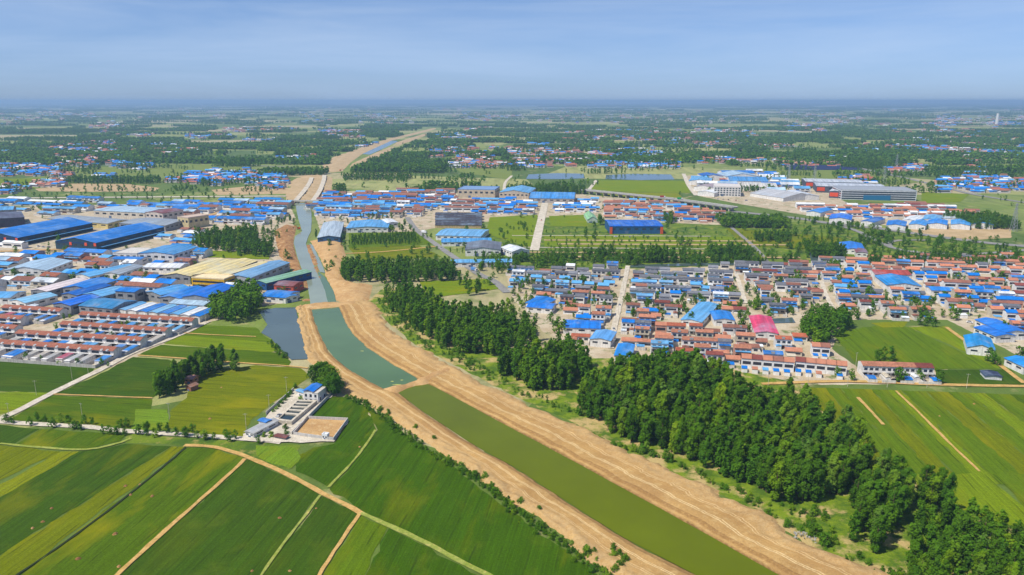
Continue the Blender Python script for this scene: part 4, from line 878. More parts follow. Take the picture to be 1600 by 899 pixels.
def hm(key, f): return _cache(key, f)
def build_house(h, detail):
    W0 = 10; d = h['d']; st = h['st']; hh = 3.5 * st
    r = root('village_house', h['x'], h['y'], h['a'], 0, h['label'], 'house', h['group']); r.scale = (h['w'] / W0, 1, 1)
    dq = round(d); hip = .17 * dq
    link('wall', hm(('b', st, dq), lambda: MB().body(-5, 5, -dq / 2, dq / 2, -.2, hh, hip).mesh('wall', M_WALL)), r, h['wall'])
    h2 = None; met = h['roof'] in (BLUE, LBLUE, PBLUE, WHITE, GREYR) or h['roof'] == S(60, 140, 210)
    jt = [rnd.uniform(.82, 1.16)] * 3; link('roof', hm(('r', st, dq, met), lambda: MB().gable(-5.05, 5.05, -dq / 2 - .55, dq / 2 + .4, hh + .04, hip, .22).mesh('roof', M_METAL if met else M_TILE)), r, tuple(h['roof'][q_] * jt[q_] for q_ in range(3)) + (1,))
    yd = h['yard']; v = hash((round(h['x']), round(h['y']))) % 2 * 2 - 1
    if h['annex']:
        ad = yd * .55
        anx = link('annex', hm(('a', round(ad, 1), v), lambda: MB().box(-4.7 * v, -.6 * v, -dq / 2 - yd, -dq / 2 - yd + ad, -.1, 2.8).mesh('annex', M_WALL)), r, h['wall'])
        link('annex_roof', hm(('ar', round(ad, 1), v), lambda: MB().gable(min(-4.9 * v, -.4 * v), max(-4.9 * v, -.4 * v), -dq / 2 - yd - .3, -dq / 2 - yd + ad + .3, 2.82, .7, .15).mesh('annex_roof', M_METAL)), anx, h['annex'])
    if h['canopy'] and st == 2:
        link('awning', hm(('c', dq), lambda: MB().box(-4.6, 4.6, -dq / 2 - 3.2, -dq / 2 - .1, 5.2, 5.35).mesh('awning', M_METAL)), r, h['canopy'])
    link('yard_wall', hm(('y', yd, dq), lambda: MB().box(-5, -4.75, -dq / 2 - yd, -dq / 2, -.1, 2.1).box(4.75, 5, -dq / 2 - yd, -dq / 2, -.1, 2.1).box(-5, .2, -dq / 2 - yd - .25, -dq / 2 - yd, -.1, 2.2).box(2.6, 5, -dq / 2 - yd - .25, -dq / 2 - yd, -.1, 2.2).mesh('yard_wall', M_WALL)), r, S(228, 222, 212))
    hq = hash((round(h['y'] * 3), round(h['x'] * 7))) % 100
    if hq < 62:
        wx, wc = (3.2 if hq % 2 else -3.2) , [ORANGE, BLUE, WT, LBLUE, BROWN, WHITE, S(60, 140, 205)][hq % 7]
        if h['annex']: wx = 3.2 * v
        wgo = link('side_wing', hm(('w', yd, dq, hq % 3, wx), lambda: MB().box(wx - 1.5, wx + 1.5, -dq / 2 - yd * (.5 + .16 * (hq % 3)), -dq / 2 + .1, -.1, 3.0).mesh('side_wing', M_WALL)), r, h['wall'])
        link('side_wing_roof', hm(('wr', yd, dq, hq % 3, wx), lambda: MB().gable(wx - 1.7, wx + 1.7, -dq / 2 - yd * (.5 + .16 * (hq % 3)) - .2, -dq / 2 - .02, 3.02, .6, .15, 0, 'y').mesh('side_wing_roof', M_TILE)), wgo, wc)
    if hq % 5 == 0:
        link('water_heater', hm(('s', st, dq), lambda: MB().box(-1.2, .8, -dq / 2 + .3, -dq / 2 + .9, hh + .9, hh + 1.5).box(-1.0, .6, -dq / 2 - .5, -dq / 2 + .3, hh + .5, hh + .8).mesh('water_heater', M_STEEL)), r)
    if st == 2 and detail: link('balcony', hm(('bal', dq), lambda: MB().box(-4.9, 4.9, -dq / 2 - 1.4, -dq / 2, 3.15, 3.35).box(-4.9, 4.9, -dq / 2 - 1.4, -dq / 2 - 1.22, 3.35, 4.15).mesh('balcony', M_WALL)), r, h['wall'])
    if detail:
        for z in ([1.0, 4.2] if st == 2 else [1.0]):
            for x in ((-3, .2, 3.2) if z > 2 else (-3, 3)): panel('window', r, x, -dq / 2 - .04, z, 1.9, .1, 1.6)
        panel('door', r, 0, -dq / 2 - .05, 0, 1.5, .12, 2.4, M_PLAIN, S(104, 44, 38))
    elif True:
        panel('window', r, 0, -dq / 2 - .04, 1.0 if st == 1 else 4.1, 7.6, .1, 1.5)
def stuff_mesh(name, items, label, cat):
    v, f, c = [], [], []
    def add(vs, fs, col):
        n = len(v); v.extend(vs); f.extend([tuple(n + i for i in q) for q in fs]); c.extend([col] * len(fs))
    for (x, y, a, w, d, h, rise, wall, roof, an, yd) in items:
        ca, sa = math.cos(a), math.sin(a)
        def T(q): return (x + q[0] * ca - q[1] * sa, y + q[0] * sa + q[1] * ca, q[2])
        mb = MB().box(-w / 2, w / 2, -d / 2, d / 2, -.2, h); add([T(q) for q in mb.v], mb.f, wall)
        mb = MB().gable(-w / 2 - .3, w / 2 + .3, -d / 2 - .4, d / 2 + .4, h, rise, .3); add([T(q) for q in mb.v], mb.f, roof)
        if d < 60: mb = MB().box(-w * .4, w * .4, -d / 2 - .12, -d / 2 - .02, h * .45, h * .75); add([T(q) for q in mb.v], mb.f, S(60, 62, 70))
        if an:
            mb = MB().box(-w / 2, w * .05, -d / 2 - yd, -d / 2 - yd * .4, -.2, 2.7); add([T(q) for q in mb.v], mb.f, wall)
            mb = MB().box(-w / 2 - .1, w * .05 + .1, -d / 2 - yd - .2, -d / 2 - yd * .4 + .2, 2.72, 2.95); add([T(q) for q in mb.v], mb.f, an)
    me = bpy.data.meshes.new(name); me.from_pydata(v, [], f); me.materials.append(M_STUFF)
    at = me.attributes.new('col', 'FLOAT_COLOR', 'FACE'); at.data.foreach_set('color', np.array(c, np.float32).ravel())
    me.update(); return tag(link(name, me), label, cat, kind='stuff')
vis = []
for h in HOUSES:
    px, py = P(h['x'], h['y'], 3)
    h['s'] = h['w'] * (h['st'] + 1) / math.hypot(h['x'], h['y']) if -40 < px < 1640 and py < 940 else 0
HOUSES.sort(key=lambda h: -h['s'])
for i, h in enumerate(HOUSES[:290]): build_house(h, i < 170)
items = [(h['x'], h['y'], h['a'], h['w'], h['d'], 3.3 * h['st'], 1.7, h['wall'], h['roof'], h['annex'], h['yard']) for h in HOUSES[290:]]
if items: stuff_mesh('town_houses', items, 'small blue and brown roofed town houses packed beyond the nearer rows', 'houses')
# far villages
MIXF = [(S(176, 104, 84), 4), (BROWN, 3), (BLUE, 2), (LBLUE, 2), (WHITE, 2), (S(190, 140, 120), 3), (SLATE, 1)]
BL = [(BLUE, 5), (LBLUE, 3), (S(40, 130, 210), 3), (WHITE, 2), (BROWN, 2), (S(176, 104, 84), 2)]
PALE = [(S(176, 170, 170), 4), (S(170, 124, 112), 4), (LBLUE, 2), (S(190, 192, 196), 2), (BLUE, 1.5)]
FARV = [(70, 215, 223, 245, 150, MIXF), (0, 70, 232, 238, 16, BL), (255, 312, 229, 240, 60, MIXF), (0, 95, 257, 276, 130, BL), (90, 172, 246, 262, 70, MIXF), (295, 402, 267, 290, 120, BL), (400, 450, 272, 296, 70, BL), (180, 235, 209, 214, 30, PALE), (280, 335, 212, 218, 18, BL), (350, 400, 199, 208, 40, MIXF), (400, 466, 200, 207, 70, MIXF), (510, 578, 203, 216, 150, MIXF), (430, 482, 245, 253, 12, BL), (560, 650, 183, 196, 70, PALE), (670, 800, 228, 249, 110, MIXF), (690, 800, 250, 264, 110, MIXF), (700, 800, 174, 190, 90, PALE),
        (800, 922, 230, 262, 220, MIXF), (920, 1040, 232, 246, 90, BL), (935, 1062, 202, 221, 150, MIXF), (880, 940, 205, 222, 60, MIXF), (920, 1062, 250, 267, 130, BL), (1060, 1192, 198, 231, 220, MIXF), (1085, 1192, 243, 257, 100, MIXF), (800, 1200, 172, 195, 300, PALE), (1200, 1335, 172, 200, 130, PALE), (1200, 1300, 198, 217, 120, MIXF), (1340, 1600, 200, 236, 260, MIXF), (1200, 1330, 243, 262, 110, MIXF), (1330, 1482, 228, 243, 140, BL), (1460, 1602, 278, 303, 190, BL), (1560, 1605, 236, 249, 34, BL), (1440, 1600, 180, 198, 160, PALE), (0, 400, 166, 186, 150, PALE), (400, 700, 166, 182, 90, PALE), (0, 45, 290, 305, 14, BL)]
KEEP = [[(810, 264), (1065, 264), (1080, 302), (800, 302)], [(490, 272), (560, 234), (600, 222), (690, 198), (700, 206), (640, 224), (580, 255), (530, 285)], [(1170, 205), (1400, 208), (1400, 226), (1200, 226)]]
fr_ = random.Random(5)
for _ in range(150):
    yy = 163 + 120 * fr_.random() ** 1.5; xx = fr_.uniform(0, 1600); wd_ = fr_.uniform(15, 70)
    if yy > 245 and (430 < xx < 720): continue
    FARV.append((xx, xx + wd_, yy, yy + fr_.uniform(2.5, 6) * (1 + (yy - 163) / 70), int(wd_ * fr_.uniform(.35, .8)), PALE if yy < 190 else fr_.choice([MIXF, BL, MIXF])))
items = []
for x0, x1, y0, y1, n, pal in FARV:
    ex, ey = (x0 + x1) / 2, (y0 + y1) / 2
    for i in range(int(n * (.55 if pal is PALE else 1))):
        for _ in range(9):
            px, py = rnd.uniform(x0, x1), rnd.uniform(y0, y1)
            py = y0 + round((py - y0) / 2.6) * 2.6 + rnd.uniform(-.5, .5)
            k = ((px - ex) / (x1 - x0) * 2) ** 2 + ((py - ey) / (y1 - y0) * 2) ** 2
            if k < 1.1 + .5 * math.sin(px * .15): break
        x, y = G(px, py); D = math.hypot(x, y); b = 1 + max(0, D - 3500) / 6000
        w, d = rnd.uniform(9, 26) * b, rnd.uniform(8, 12) * b
        if road_hit(x, y, 4) or any(inpoly(px, py, q_) for q_ in KEEP): continue
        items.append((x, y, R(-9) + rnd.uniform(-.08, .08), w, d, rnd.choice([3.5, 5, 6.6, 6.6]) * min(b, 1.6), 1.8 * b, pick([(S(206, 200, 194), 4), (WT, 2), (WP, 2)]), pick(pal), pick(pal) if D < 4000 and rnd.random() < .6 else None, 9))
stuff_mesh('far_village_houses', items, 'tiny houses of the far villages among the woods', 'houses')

# ------------------------------------------------------------------ trees
def crown_arrays(seed, ncl, nleaf, leaf, Hh=16., Rr=3.0, z0=.14, top=.75, lean=.0, clr=.34, bushy=False):
    g = np.random.default_rng(seed); V = []
    for k in range(ncl):
        t = (k + g.random()) / ncl; t = z0 + (1 - z0) * t * .97
        q0 = (t - z0) / (1 - z0); rr = Rr * max(.12, 1 - abs((q0 - .42) / (.44 if q0 < .42 else .60)) ** 2.3) ** .6
        a = g.uniform(0, 2 * math.pi); rho = rr * math.sqrt(g.random()) * .8
        c = np.array([rho * math.cos(a), rho * math.sin(a), t * Hh]); cr = max(.55, rr * clr * g.uniform(.8, 1.4))
        d = g.normal(0, 1, (nleaf, 3)); d /= np.linalg.norm(d, axis=1)[:, None]
        pos = c + d * cr * (g.random((nleaf, 1)) ** .4) * np.array([1, 1, 1.35 if not bushy else .85])
        out = pos - np.array([0, 0, 0]); out[:, 2] = (pos[:, 2] - t * Hh) + .5
        nrm = d * .9 + out / np.linalg.norm(out, axis=1)[:, None] * .6 + g.normal(0, .4, (nleaf, 3)) + np.array([0, 0, .55]); nrm /= np.linalg.norm(nrm, axis=1)[:, None]
        up = np.cross(nrm, g.normal(0, 1, (nleaf, 3))); up /= np.linalg.norm(up, axis=1)[:, None]; sd = np.cross(nrm, up)
        s = leaf * g.uniform(.6, 1.3, (nleaf, 1))
        q = np.stack([pos + up * s, pos + sd * s * .6, pos - up * s * .8, pos - sd * s * .6], 1)
        V.append(q)
    V = np.concatenate(V).reshape(-1, 3); V[:, 0] += lean * (V[:, 2] / Hh) ** 2 * Hh
    V[:, 2] = np.maximum(V[:, 2], .15)
    return V.astype(np.float32)
def quads_mesh(name, V, mat, tints=None):
    n = len(V) // 4; me = bpy.data.meshes.new(name)
    me.vertices.add(n * 4); me.vertices.foreach_set('co', V.ravel()); me.loops.add(n * 4); me.loops.foreach_set('vertex_index', np.arange(n * 4, dtype=np.int32))
    me.polygons.add(n); me.polygons.foreach_set('loop_start', np.arange(0, n * 4, 4, dtype=np.int32))
    me.materials.append(mat)
    if tints is not None:
        at = me.attributes.new('tint', 'FLOAT', 'FACE'); at.data.foreach_set('value', tints.astype(np.float32))
    me.update(calc_edges=True); return me
def trunk_mesh(Hh, r, seed):
    g = random.Random(seed); mb = MB(); mb.bar((0, 0, -.3), (0, 0, Hh * .45), r, 7, r * .7); mb.bar((0, 0, Hh * .45), (.1, 0, Hh * .9), r * .7, 6, r * .15)
    for i in range(5):
        z = Hh * (.22 + .12 * i); a = g.uniform(0, 6.28); l = Hh * .15
        mb.bar((0, 0, z), (l * math.cos(a), l * math.sin(a), z + l * .9), r * .35, 4, r * .08)
    return mb.mesh('trunk', M_BARK)
# kinds: 0 poplar, 1 round broadleaf, 2 bush / young tree
SPEC = {'poplar': dict(Hh=16., Rr=3.2, z0=.08, top=.8, lean=.07, clr=.40), 'round': dict(Hh=9., Rr=3.6, z0=.2, top=.8, lean=.0, clr=.4), 'bush': dict(Hh=3., Rr=1.5, z0=.04, top=.6, clr=.5, bushy=True)}
BASEH = {'poplar': 16., 'round': 9., 'bush': 3.}
NEAR = {k: [quads_mesh('crown', crown_arrays(10 + i, {'poplar': 34, 'round': 30, 'bush': 12}[k], {'poplar': 110, 'round': 80, 'bush': 34}[k], {'poplar': .36, 'round': .31, 'bush': .26}[k], **s), M_LEAF) for i in range(6)] for k, s in SPEC.items()}
TRK = {'poplar': [trunk_mesh(16, .28, i) for i in range(3)], 'round': [trunk_mesh(9, .22, i) for i in range(3)], 'bush': [trunk_mesh(3, .07, i) for i in range(3)]}
MIDT = {k: [crown_arrays(40 + i, {'poplar': 30, 'round': 16, 'bush': 7}[k], {'poplar': 20, 'round': 16, 'bush': 14}[k], {'poplar': .66, 'round': .66, 'bush': .4}[k], **s) for i in range(5)] for k, s in SPEC.items()}
MID2 = {k: [crown_arrays(60 + i, {'poplar': 12, 'round': 8, 'bush': 4}[k], 5, {'poplar': 1.7, 'round': 1.5, 'bush': .8}[k], **s) for i in range(5)] for k, s in SPEC.items()}
FART = [crown_arrays(80 + i, 5, 4, 3.2, 12., 4.5, .05, .7, 0, .5) for i in range(5)]
TREES = []          # (x, y, h, kind, cluster, individually labelled?)
CL = {}             # cluster -> (label, category, group, name)
def cluster(key, label, cat='tree', group=None, name='tree', ordered=False): CL[key] = (label, cat, group or label, name, ordered)
POND = [[(820, 271.5), (918, 270.5), (920, 282), (818, 282)], [(942, 272), (1058, 271), (1060, 283), (942, 283)], [(498, 266), (534, 244), (600, 220), (684, 197), (690, 205), (640, 221), (590, 248), (545, 270)], [(446, 275), (520, 275), (518, 302), (494, 318), (446, 318)], [(458, 318), (490, 318), (490, 372), (486, 380), (530, 478), (484, 478), (456, 400), (456, 380), (462, 360)], [(940, 282), (1070, 283), (1075, 300), (925, 298)]]
def T(x, y, h, kind, key):
    if key == 'far':
        q_ = P(x, y)
        if any(inpoly(q_[0], q_[1], w_) for w_ in POND): return
    TREES.append((x, y, h, kind, key))
def scatter(polypx, sp, h, kind, key, jit=.42, ang=A12, keep=1., hv=.18, avoid=True, gaps=False):
    w = GL(polypx); ca, sa = math.cos(ang), math.sin(ang)
    loc = [(x * ca + y * sa, -x * sa + y * ca) for x, y in w]
    u = min(p[0] for p in loc)
    while u < max(p[0] for p in loc):
        v = min(p[1] for p in loc)
        while v < max(p[1] for p in loc):
            if rnd.random() < keep:
                a, b = u + rnd.uniform(-jit, jit) * sp, v + rnd.uniform(-jit, jit) * sp; x, y = a * ca - b * sa, a * sa + b * ca
                if gaps and math.sin(x * .15 + 2 * math.sin(y * .06)) * math.sin(y * .17 + x * .04) > .62: v += sp; continue
                if inpoly(x, y, w) and not (avoid and occ_hit(x, y)): T(x, y, h * rnd.uniform(1 - hv, 1 + hv), kind, key)
            v += sp
        u += sp
def tline(A, B, thick, sp, h, kind, key, hv=.18, jit=.3):
    a, b = Vector(G(*A)), Vector(G(*B)); L = (b - a).length; u = (b - a) / L; n = Vector((-u.y, u.x))
    if n.y < 0: n = -n
    k = max(1, round(thick / sp)) if thick > 0 else 1
    for i in range(max(1, int(L / sp))):
        for j in range(k):
            p = a + u * (i + .5 + rnd.uniform(-jit, jit)) * sp + n * (j + rnd.uniform(-jit, jit)) * sp
            T(p.x, p.y, h * rnd.uniform(1 - hv, 1 + hv), kind, key)
def tpts(pts, h, kind, key, hv=.1):
    for a, b in pts:
        x, y = G(a, b); T(x, y, h * rnd.uniform(1 - hv, 1 + hv), kind, key)
cluster('big', 'tall leafy poplar in the big wood between canal and strip fields', group='trees of the big wood', name='poplar_tree')
cluster('mid', 'poplar in the middle wood between the canal and the blue roofed sheds', group='trees of the middle wood', name='poplar_tree')
cluster('up', 'poplar in the upper wood behind the canal causeway', group='trees of the upper wood', name='poplar_tree')
cluster('edge', 'tree in the dense thicket at the lower right by the canal end', group='trees of the lower right thicket', name='poplar_tree')
cluster('stand', 'tree in the narrow stand between two sandy clearings', group='trees of the narrow stand', name='poplar_tree')
cluster('farm', 'dark poplar of the clump sheltering the farmstead', group='farmstead trees', name='poplar_tree')
cluster('lone', 'tall dark tree standing alone beside the farmstead clump', name='poplar_tree')
cluster('works', 'bushy tall tree of the clump behind the treatment works', group='trees behind the treatment works', name='broadleaf_tree')
cluster('lane', 'small round tree along the concrete lane', group='trees along the concrete lane', name='small_round_tree', ordered='from the photo edge')
cluster('hedge', 'green shrub in the hedge between deep green field and canal bank', 'shrub', 'canal bank hedge', 'hedge_shrub')
cluster('sap', 'thin sapling on the bare sandy left bank', 'sapling', 'saplings on the sandy bank', 'sapling')
cluster('scrub', 'bush in the scrub below the big wood', 'bush', 'scrub bushes', 'scrub_bush')
cluster('pondt', 'large dark tree of the clump above the blue pond', group='trees above the pond', name='broadleaf_tree')
cluster('yardt', 'small tree in the terrace yards', group='terrace yard trees', name='small_round_tree')
cluster('vill', 'dark tree among the village houses', group='village trees', name='broadleaf_tree')
scatter([(598, 466), (618, 452), (640, 462), (622, 482), (650, 512), (630, 516)], 6, 10, 'poplar', 'up', keep=.6, hv=.4)
cluster('far', 'tree of the distant woods', group='distant trees')
BIGW = [(903, 655), (910, 632), (930, 606), (968, 590), (1060, 588), (1130, 616), (1180, 634), (1240, 646), (1310, 682), (1362, 722), (1352, 752), (1340, 775), (1290, 792), (1230, 790), (1180, 772), (1110, 742), (1060, 712), (1010, 698), (955, 684), (950, 660)]
scatter(BIGW, 5.0, 16.5, 'poplar', 'big', keep=.95, hv=.3, gaps=True)
scatter([(955, 608), (985, 590), (1060, 586), (1130, 606), (1090, 622), (985, 620)], 6, 19, 'poplar', 'big', keep=.7)
scatter([(772, 582), (830, 566), (892, 560), (926, 580), (920, 600), (880, 613), (830, 610), (780, 597)], 4.9, 17, 'poplar', 'mid', keep=.95, hv=.25, gaps=True)
scatter([(618, 470), (645, 466), (705, 498), (790, 500), (838, 528), (836, 545), (790, 560), (740, 558), (690, 542), (645, 515), (620, 488)], 5.8, 16, 'poplar', 'up', keep=.92, hv=.25, gaps=True)
scatter([(1310, 832), (1345, 782), (1382, 742), (1418, 775), (1420, 800), (1395, 862), (1370, 868), (1320, 845)], 5.4, 16, 'poplar', 'stand', keep=.9)
scatter([(1412, 880), (1432, 822), (1480, 818), (1600, 852), (1700, 870), (1720, 1010), (1500, 1010), (1420, 930)], 5.2, 13, 'poplar', 'edge', keep=.95)
tpts([(1440, 795), (1452, 800), (1464, 790), (1475, 802)], 19, 'poplar', 'edge')
scatter([(234, 620), (250, 606), (290, 590), (318, 575), (345, 568), (350, 580), (318, 592), (290, 604), (262, 622), (240, 628)], 5, 14, 'poplar', 'farm')
tpts([(365, 578), (368, 580)], 14, 'poplar', 'lone')
scatter([(488, 602), (500, 592), (516, 600), (530, 614), (530, 621), (510, 617)], 4.6, 12.5, 'round', 'works')
tpts([(498, 608), (508, 612)], 16, 'round', 'works')
for i, (x, y) in enumerate([(10, 662), (20, 662)] + [(46 + 12.2 * k, 658 + .75 * 1.0 * k + (8 if k % 3 == 0 else 0)) for k in range(9)] + [(114, 671), (127, 672), (162, 678), (172, 679), (184, 680), (196, 681), (158 + 30, 668), (199, 668), (228, 681), (230, 675), (242, 683), (250, 676), (262, 677), (274, 681), (290, 683), (302, 677), (308, 685), (320, 688), (334, 688), (355, 685), (358, 691), (368, 687), (216, 679), (404, 694)]):
    T(*G(x, y), rnd.uniform(4.2, 5.8), 'round', 'lane')
hl = smooth(GL([(546, 621), (575, 636), (604, 656), (640, 684), (690, 718), (727, 738), (765, 764), (800, 792), (850, 830), (885, 852), (920, 880), (948, 903)]), 8)
hp, hL = resample(hl, 210)
for i, p in enumerate(hp):
    for _ in range(2):
        T(p[0] + rnd.gauss(-.6, 1.5), p[1] + rnd.gauss(0, 1.2), rnd.uniform(.6, 2.5) * (1.7 if rnd.random() < .12 else 1), 'bush', 'hedge')
tpts([(814, 788), (841, 800), (918, 865), (928, 866), (960, 862), (966, 872), (972, 876), (968, 890), (978, 880), (606, 650), (650, 672), (678, 690), (918, 868), (958, 872), (962, 895)], 3.4, 'bush', 'sap', .3)
scatter([(590, 470), (612, 470), (660, 530), (740, 562), (800, 600), (900, 640), (905, 656), (797, 612), (705, 565), (650, 538), (610, 505)], 3.4, 1.9, 'bush', 'scrub', keep=.75, hv=.7)
scatter([(950, 690), (1010, 705), (1110, 748), (1200, 786), (1290, 800), (1310, 850), (1360, 880), (1420, 900), (1400, 920), (1250, 836), (1137, 770), (1030, 718), (960, 700)], 3.0, 2.1, 'bush', 'scrub', keep=.75, hv=.75)
tpts([(1005, 708), (1010, 706), (1040, 716), (1046, 722), (1275, 838), (1290, 852)], 5, 'bush', 'scrub')
scatter([(322, 492), (345, 480), (372, 466), (400, 462), (408, 480), (395, 500), (360, 508), (330, 503)], 7.5, 15, 'round', 'pondt')
scatter([(425, 533), (445, 553), (455, 563), (440, 560), (418, 538)], 3, 2.5, 'bush', 'scrub')
tpts([(137, 497), (190, 508), (201, 510), (213, 511), (228, 512), (243, 516), (152, 526), (175, 528), (190, 528), (30, 492), (100, 500), (110, 498), (40, 562), (65, 563), (92, 571), (122, 572), (160, 571), (170, 573), (88, 515), (60, 506), (222, 525)], 4.5, 'round', 'yardt', .3)
VT = [(868, 520), (880, 522), (872, 512), (860, 508), (845, 440), (835, 448), (815, 452), (825, 445), (808, 450), (850, 452), (910, 445), (922, 450), (1060, 492), (1080, 505), (1082, 508), (1160, 520), (1170, 518), (1155, 516), (1236, 430), (1248, 440), (1255, 446), (1244, 446), (1240, 436), (1385, 480), (1395, 478), (1340, 450), (1350, 452), (1420, 470), (1412, 468), (1365, 486), (1445, 510), (1452, 505), (1438, 508), (1460, 512), (1440, 498), (1490, 500), (1500, 490), (1515, 480), (1565, 440), (1570, 436), (1570, 520), (1568, 512), (1552, 570), (1560, 572), (1548, 565), (1600, 562), (1592, 566), (1466, 600), (1405, 598), (1402, 597), (1440, 597), (1436, 592), (1380, 562), (1390, 564), (1372, 565), (1182, 480), (1340, 500), (1330, 595), (1308, 590)]
tpts(VT, 8.5, 'round', 'vill', .3)
scatter([(1250, 535), (1262, 505), (1290, 500), (1330, 500), (1326, 515), (1300, 535), (1280, 545)], 7, 13, 'round', 'vill')
for q in ((1055, 575), (1075, 580), (1085, 572)): pass
scatter([(300, 388), (310, 374), (400, 364), (408, 388), (425, 392), (425, 402), (395, 402), (340, 392)], 8, 15, 'poplar', 'far')
scatter([(534, 440), (538, 424), (600, 418), (712, 424), (712, 440), (620, 444)], 7, 15, 'poplar', 'far')
tpts([(718, 446), (728, 452), (733, 462), (746, 460), (748, 455), (640, 452), (632, 460), (614, 444)], 15, 'poplar', 'far')
scatter([(545, 384), (550, 372), (650, 366), (656, 382)], 5, 6, 'poplar', 'far')
FT = [(93, 235, 287, 60, 14), (180, 228, 264, 40, 14), (0, 200, 220, 120, 14), (0, 130, 207, 300, 14), (215, 255, 241, 60, 13), (330, 402, 261, 40, 13), (425, 477, 222, 120, 16), (493, 520, 218, 120, 16), (484, 546, 228, 30, 14), (398, 504, 275, 90, 14), (535, 640, 282, 60, 14), (545, 690, 270, 140, 15), (570, 660, 256, 90, 15), (660, 752, 295, 30, 14), (625, 682, 246, 70, 15), (650, 682, 213, 90, 15), (575, 642, 215, 120, 15), (790, 920, 303, 60, 13), (935, 962, 288, 40, 13), (1070, 1230, 248, 120, 14), (800, 862, 233, 80, 14), (940, 1000, 241, 40, 14), (980, 1060, 258, 40, 13), (1200, 1292, 249, 140, 15), (1320, 1422, 264, 120, 15), (1290, 1420, 255, 90, 14), (1455, 1556, 271, 60, 15), (1555, 1640, 271, 60, 15), (1270, 1322, 219, 120, 14), (1340, 1480, 242, 50, 13), (520, 536, 300, 40, 14), (1130, 1240, 356, 50, 13), (1110, 1182, 408, 40, 14), (1180, 1245, 378, 24, 12), (1060, 1190, 411, 12, 8), (980, 1056, 411, 24, 15), (890, 900, 408, 8, 12), (920, 958, 406, 16, 14), (840, 862, 412, 12, 12), (1270, 1330, 404, 40, 14), (1285, 1320, 420, 10, 10), (1360, 1600, 416, 20, 11), (1520, 1600, 358, 90, 14), (1400, 1600, 404, 12, 8), (1330, 1400, 382, 16, 7), (1300, 1345, 355, 10, 7), (1360, 1390, 372, 18, 9), (1040, 1060, 350, 30, 15), (936, 950, 352, 14, 13), (560, 620, 342, 8, 9), (640, 720, 300, 20, 11), (410, 426, 402, 10, 14), (455, 466, 352, 10, 11), (448, 458, 345, 10, 9), (490, 500, 372, 10, 10), (740, 800, 418, 20, 9), (700, 745, 395, 6, 7), (655, 700, 372, 5, 6), (770, 840, 428, 8, 10), (1300, 1600, 275, 20, 12), (1240, 1320, 345, 8, 7)]
for x0, x1, yb, th, hh in FT: tline((x0, yb), (x1, yb + (x1 - x0) * .008), th, 9 if yb < 300 else 6.5, hh, 'poplar' if rnd.random() < .7 else 'round', 'far', .22)
for yb, x0, x1 in ((376, 850, 1180), (382, 870, 1230), (395, 820, 1100), (402, 900, 1250)): ribbon('path', [(x0, yb), ((x0 + x1) / 2, yb + 1), (x1, yb + 1.5)], 7, M_BARE, 'strip of bare tan soil between the nursery rows ' + str({376: 'below the blue hall', 382: 'second below the blue hall', 395: 'behind the village', 402: 'along the ditch'}[yb]), block=False)
for yb, hh in ((372, 4), (378, 5), (384, 5), (393, 5), (398, 7), (364, 4), (388, 5), (404, 6), (408, 7)): tline((850, yb), (1220, yb + 2), 0, 10, hh * .85, 'round', 'far', .35, .4)
for x0, x1, yb in ((20, 440, 306), (20, 440, 312), (210, 430, 300), (640, 800, 432), (1200, 1480, 358), (1290, 1600, 378), (100, 330, 300)): tline((x0, yb), (x1, yb), 0, 16, 7, 'round', 'far', .3, .45)
for _ in range(300):                       # loose belts
    py = rnd.uniform(214, 302); px = rnd.uniform(-20, 1600); ln = rnd.uniform(12, 80)
    if 440 < px + ln and px < 545 and py > 225: continue
    if any(P(*G(px + ln * f_, py))[0] and (occ_hit(*G(px + ln * f_, py)) or road_hit(*G(px + ln * f_, py), 8)) for f_ in (0, .5, 1)): continue
    tline((px, py), (px + ln, py + ln * rnd.uniform(-.02, .04)), rnd.choice([0, 0, 14, 30]), 10, rnd.uniform(9, 14), rnd.choice(['poplar', 'round']), 'far', .25)
for _ in range(420):                       # single trees in the middle distance
    px, py = rnd.uniform(0, 1600), rnd.uniform(215, 300); x, y = G(px, py)
    if not occ_hit(x, y) and not road_hit(x, y, 4): T(x, y, rnd.uniform(8, 13), 'round', 'far')
for _ in range(170):
    px, py = rnd.uniform(0, 450), rnd.uniform(315, 470); x, y = G(px, py)
    if not occ_hit(x, y) and not road_hit(x, y, 2): T(x, y, rnd.uniform(5, 9), 'round', 'far')
for _ in range(160):
    px, py = rnd.uniform(500, 1130), rnd.uniform(300, 425); x, y = G(px, py)
    if not occ_hit(x, y) and not road_hit(x, y, 2) and not (640 < px < 780 and py < 356): T(x, y, rnd.uniform(4, 10), 'round', 'far')
for _ in range(560):
    px, py = rnd.uniform(800, 1580), rnd.uniform(430, 500); x, y = G(px, py)
    if not occ_hit(x, y) and not road_hit(x, y, 1): T(x, y, rnd.uniform(3.5, 8), 'round', 'vill')
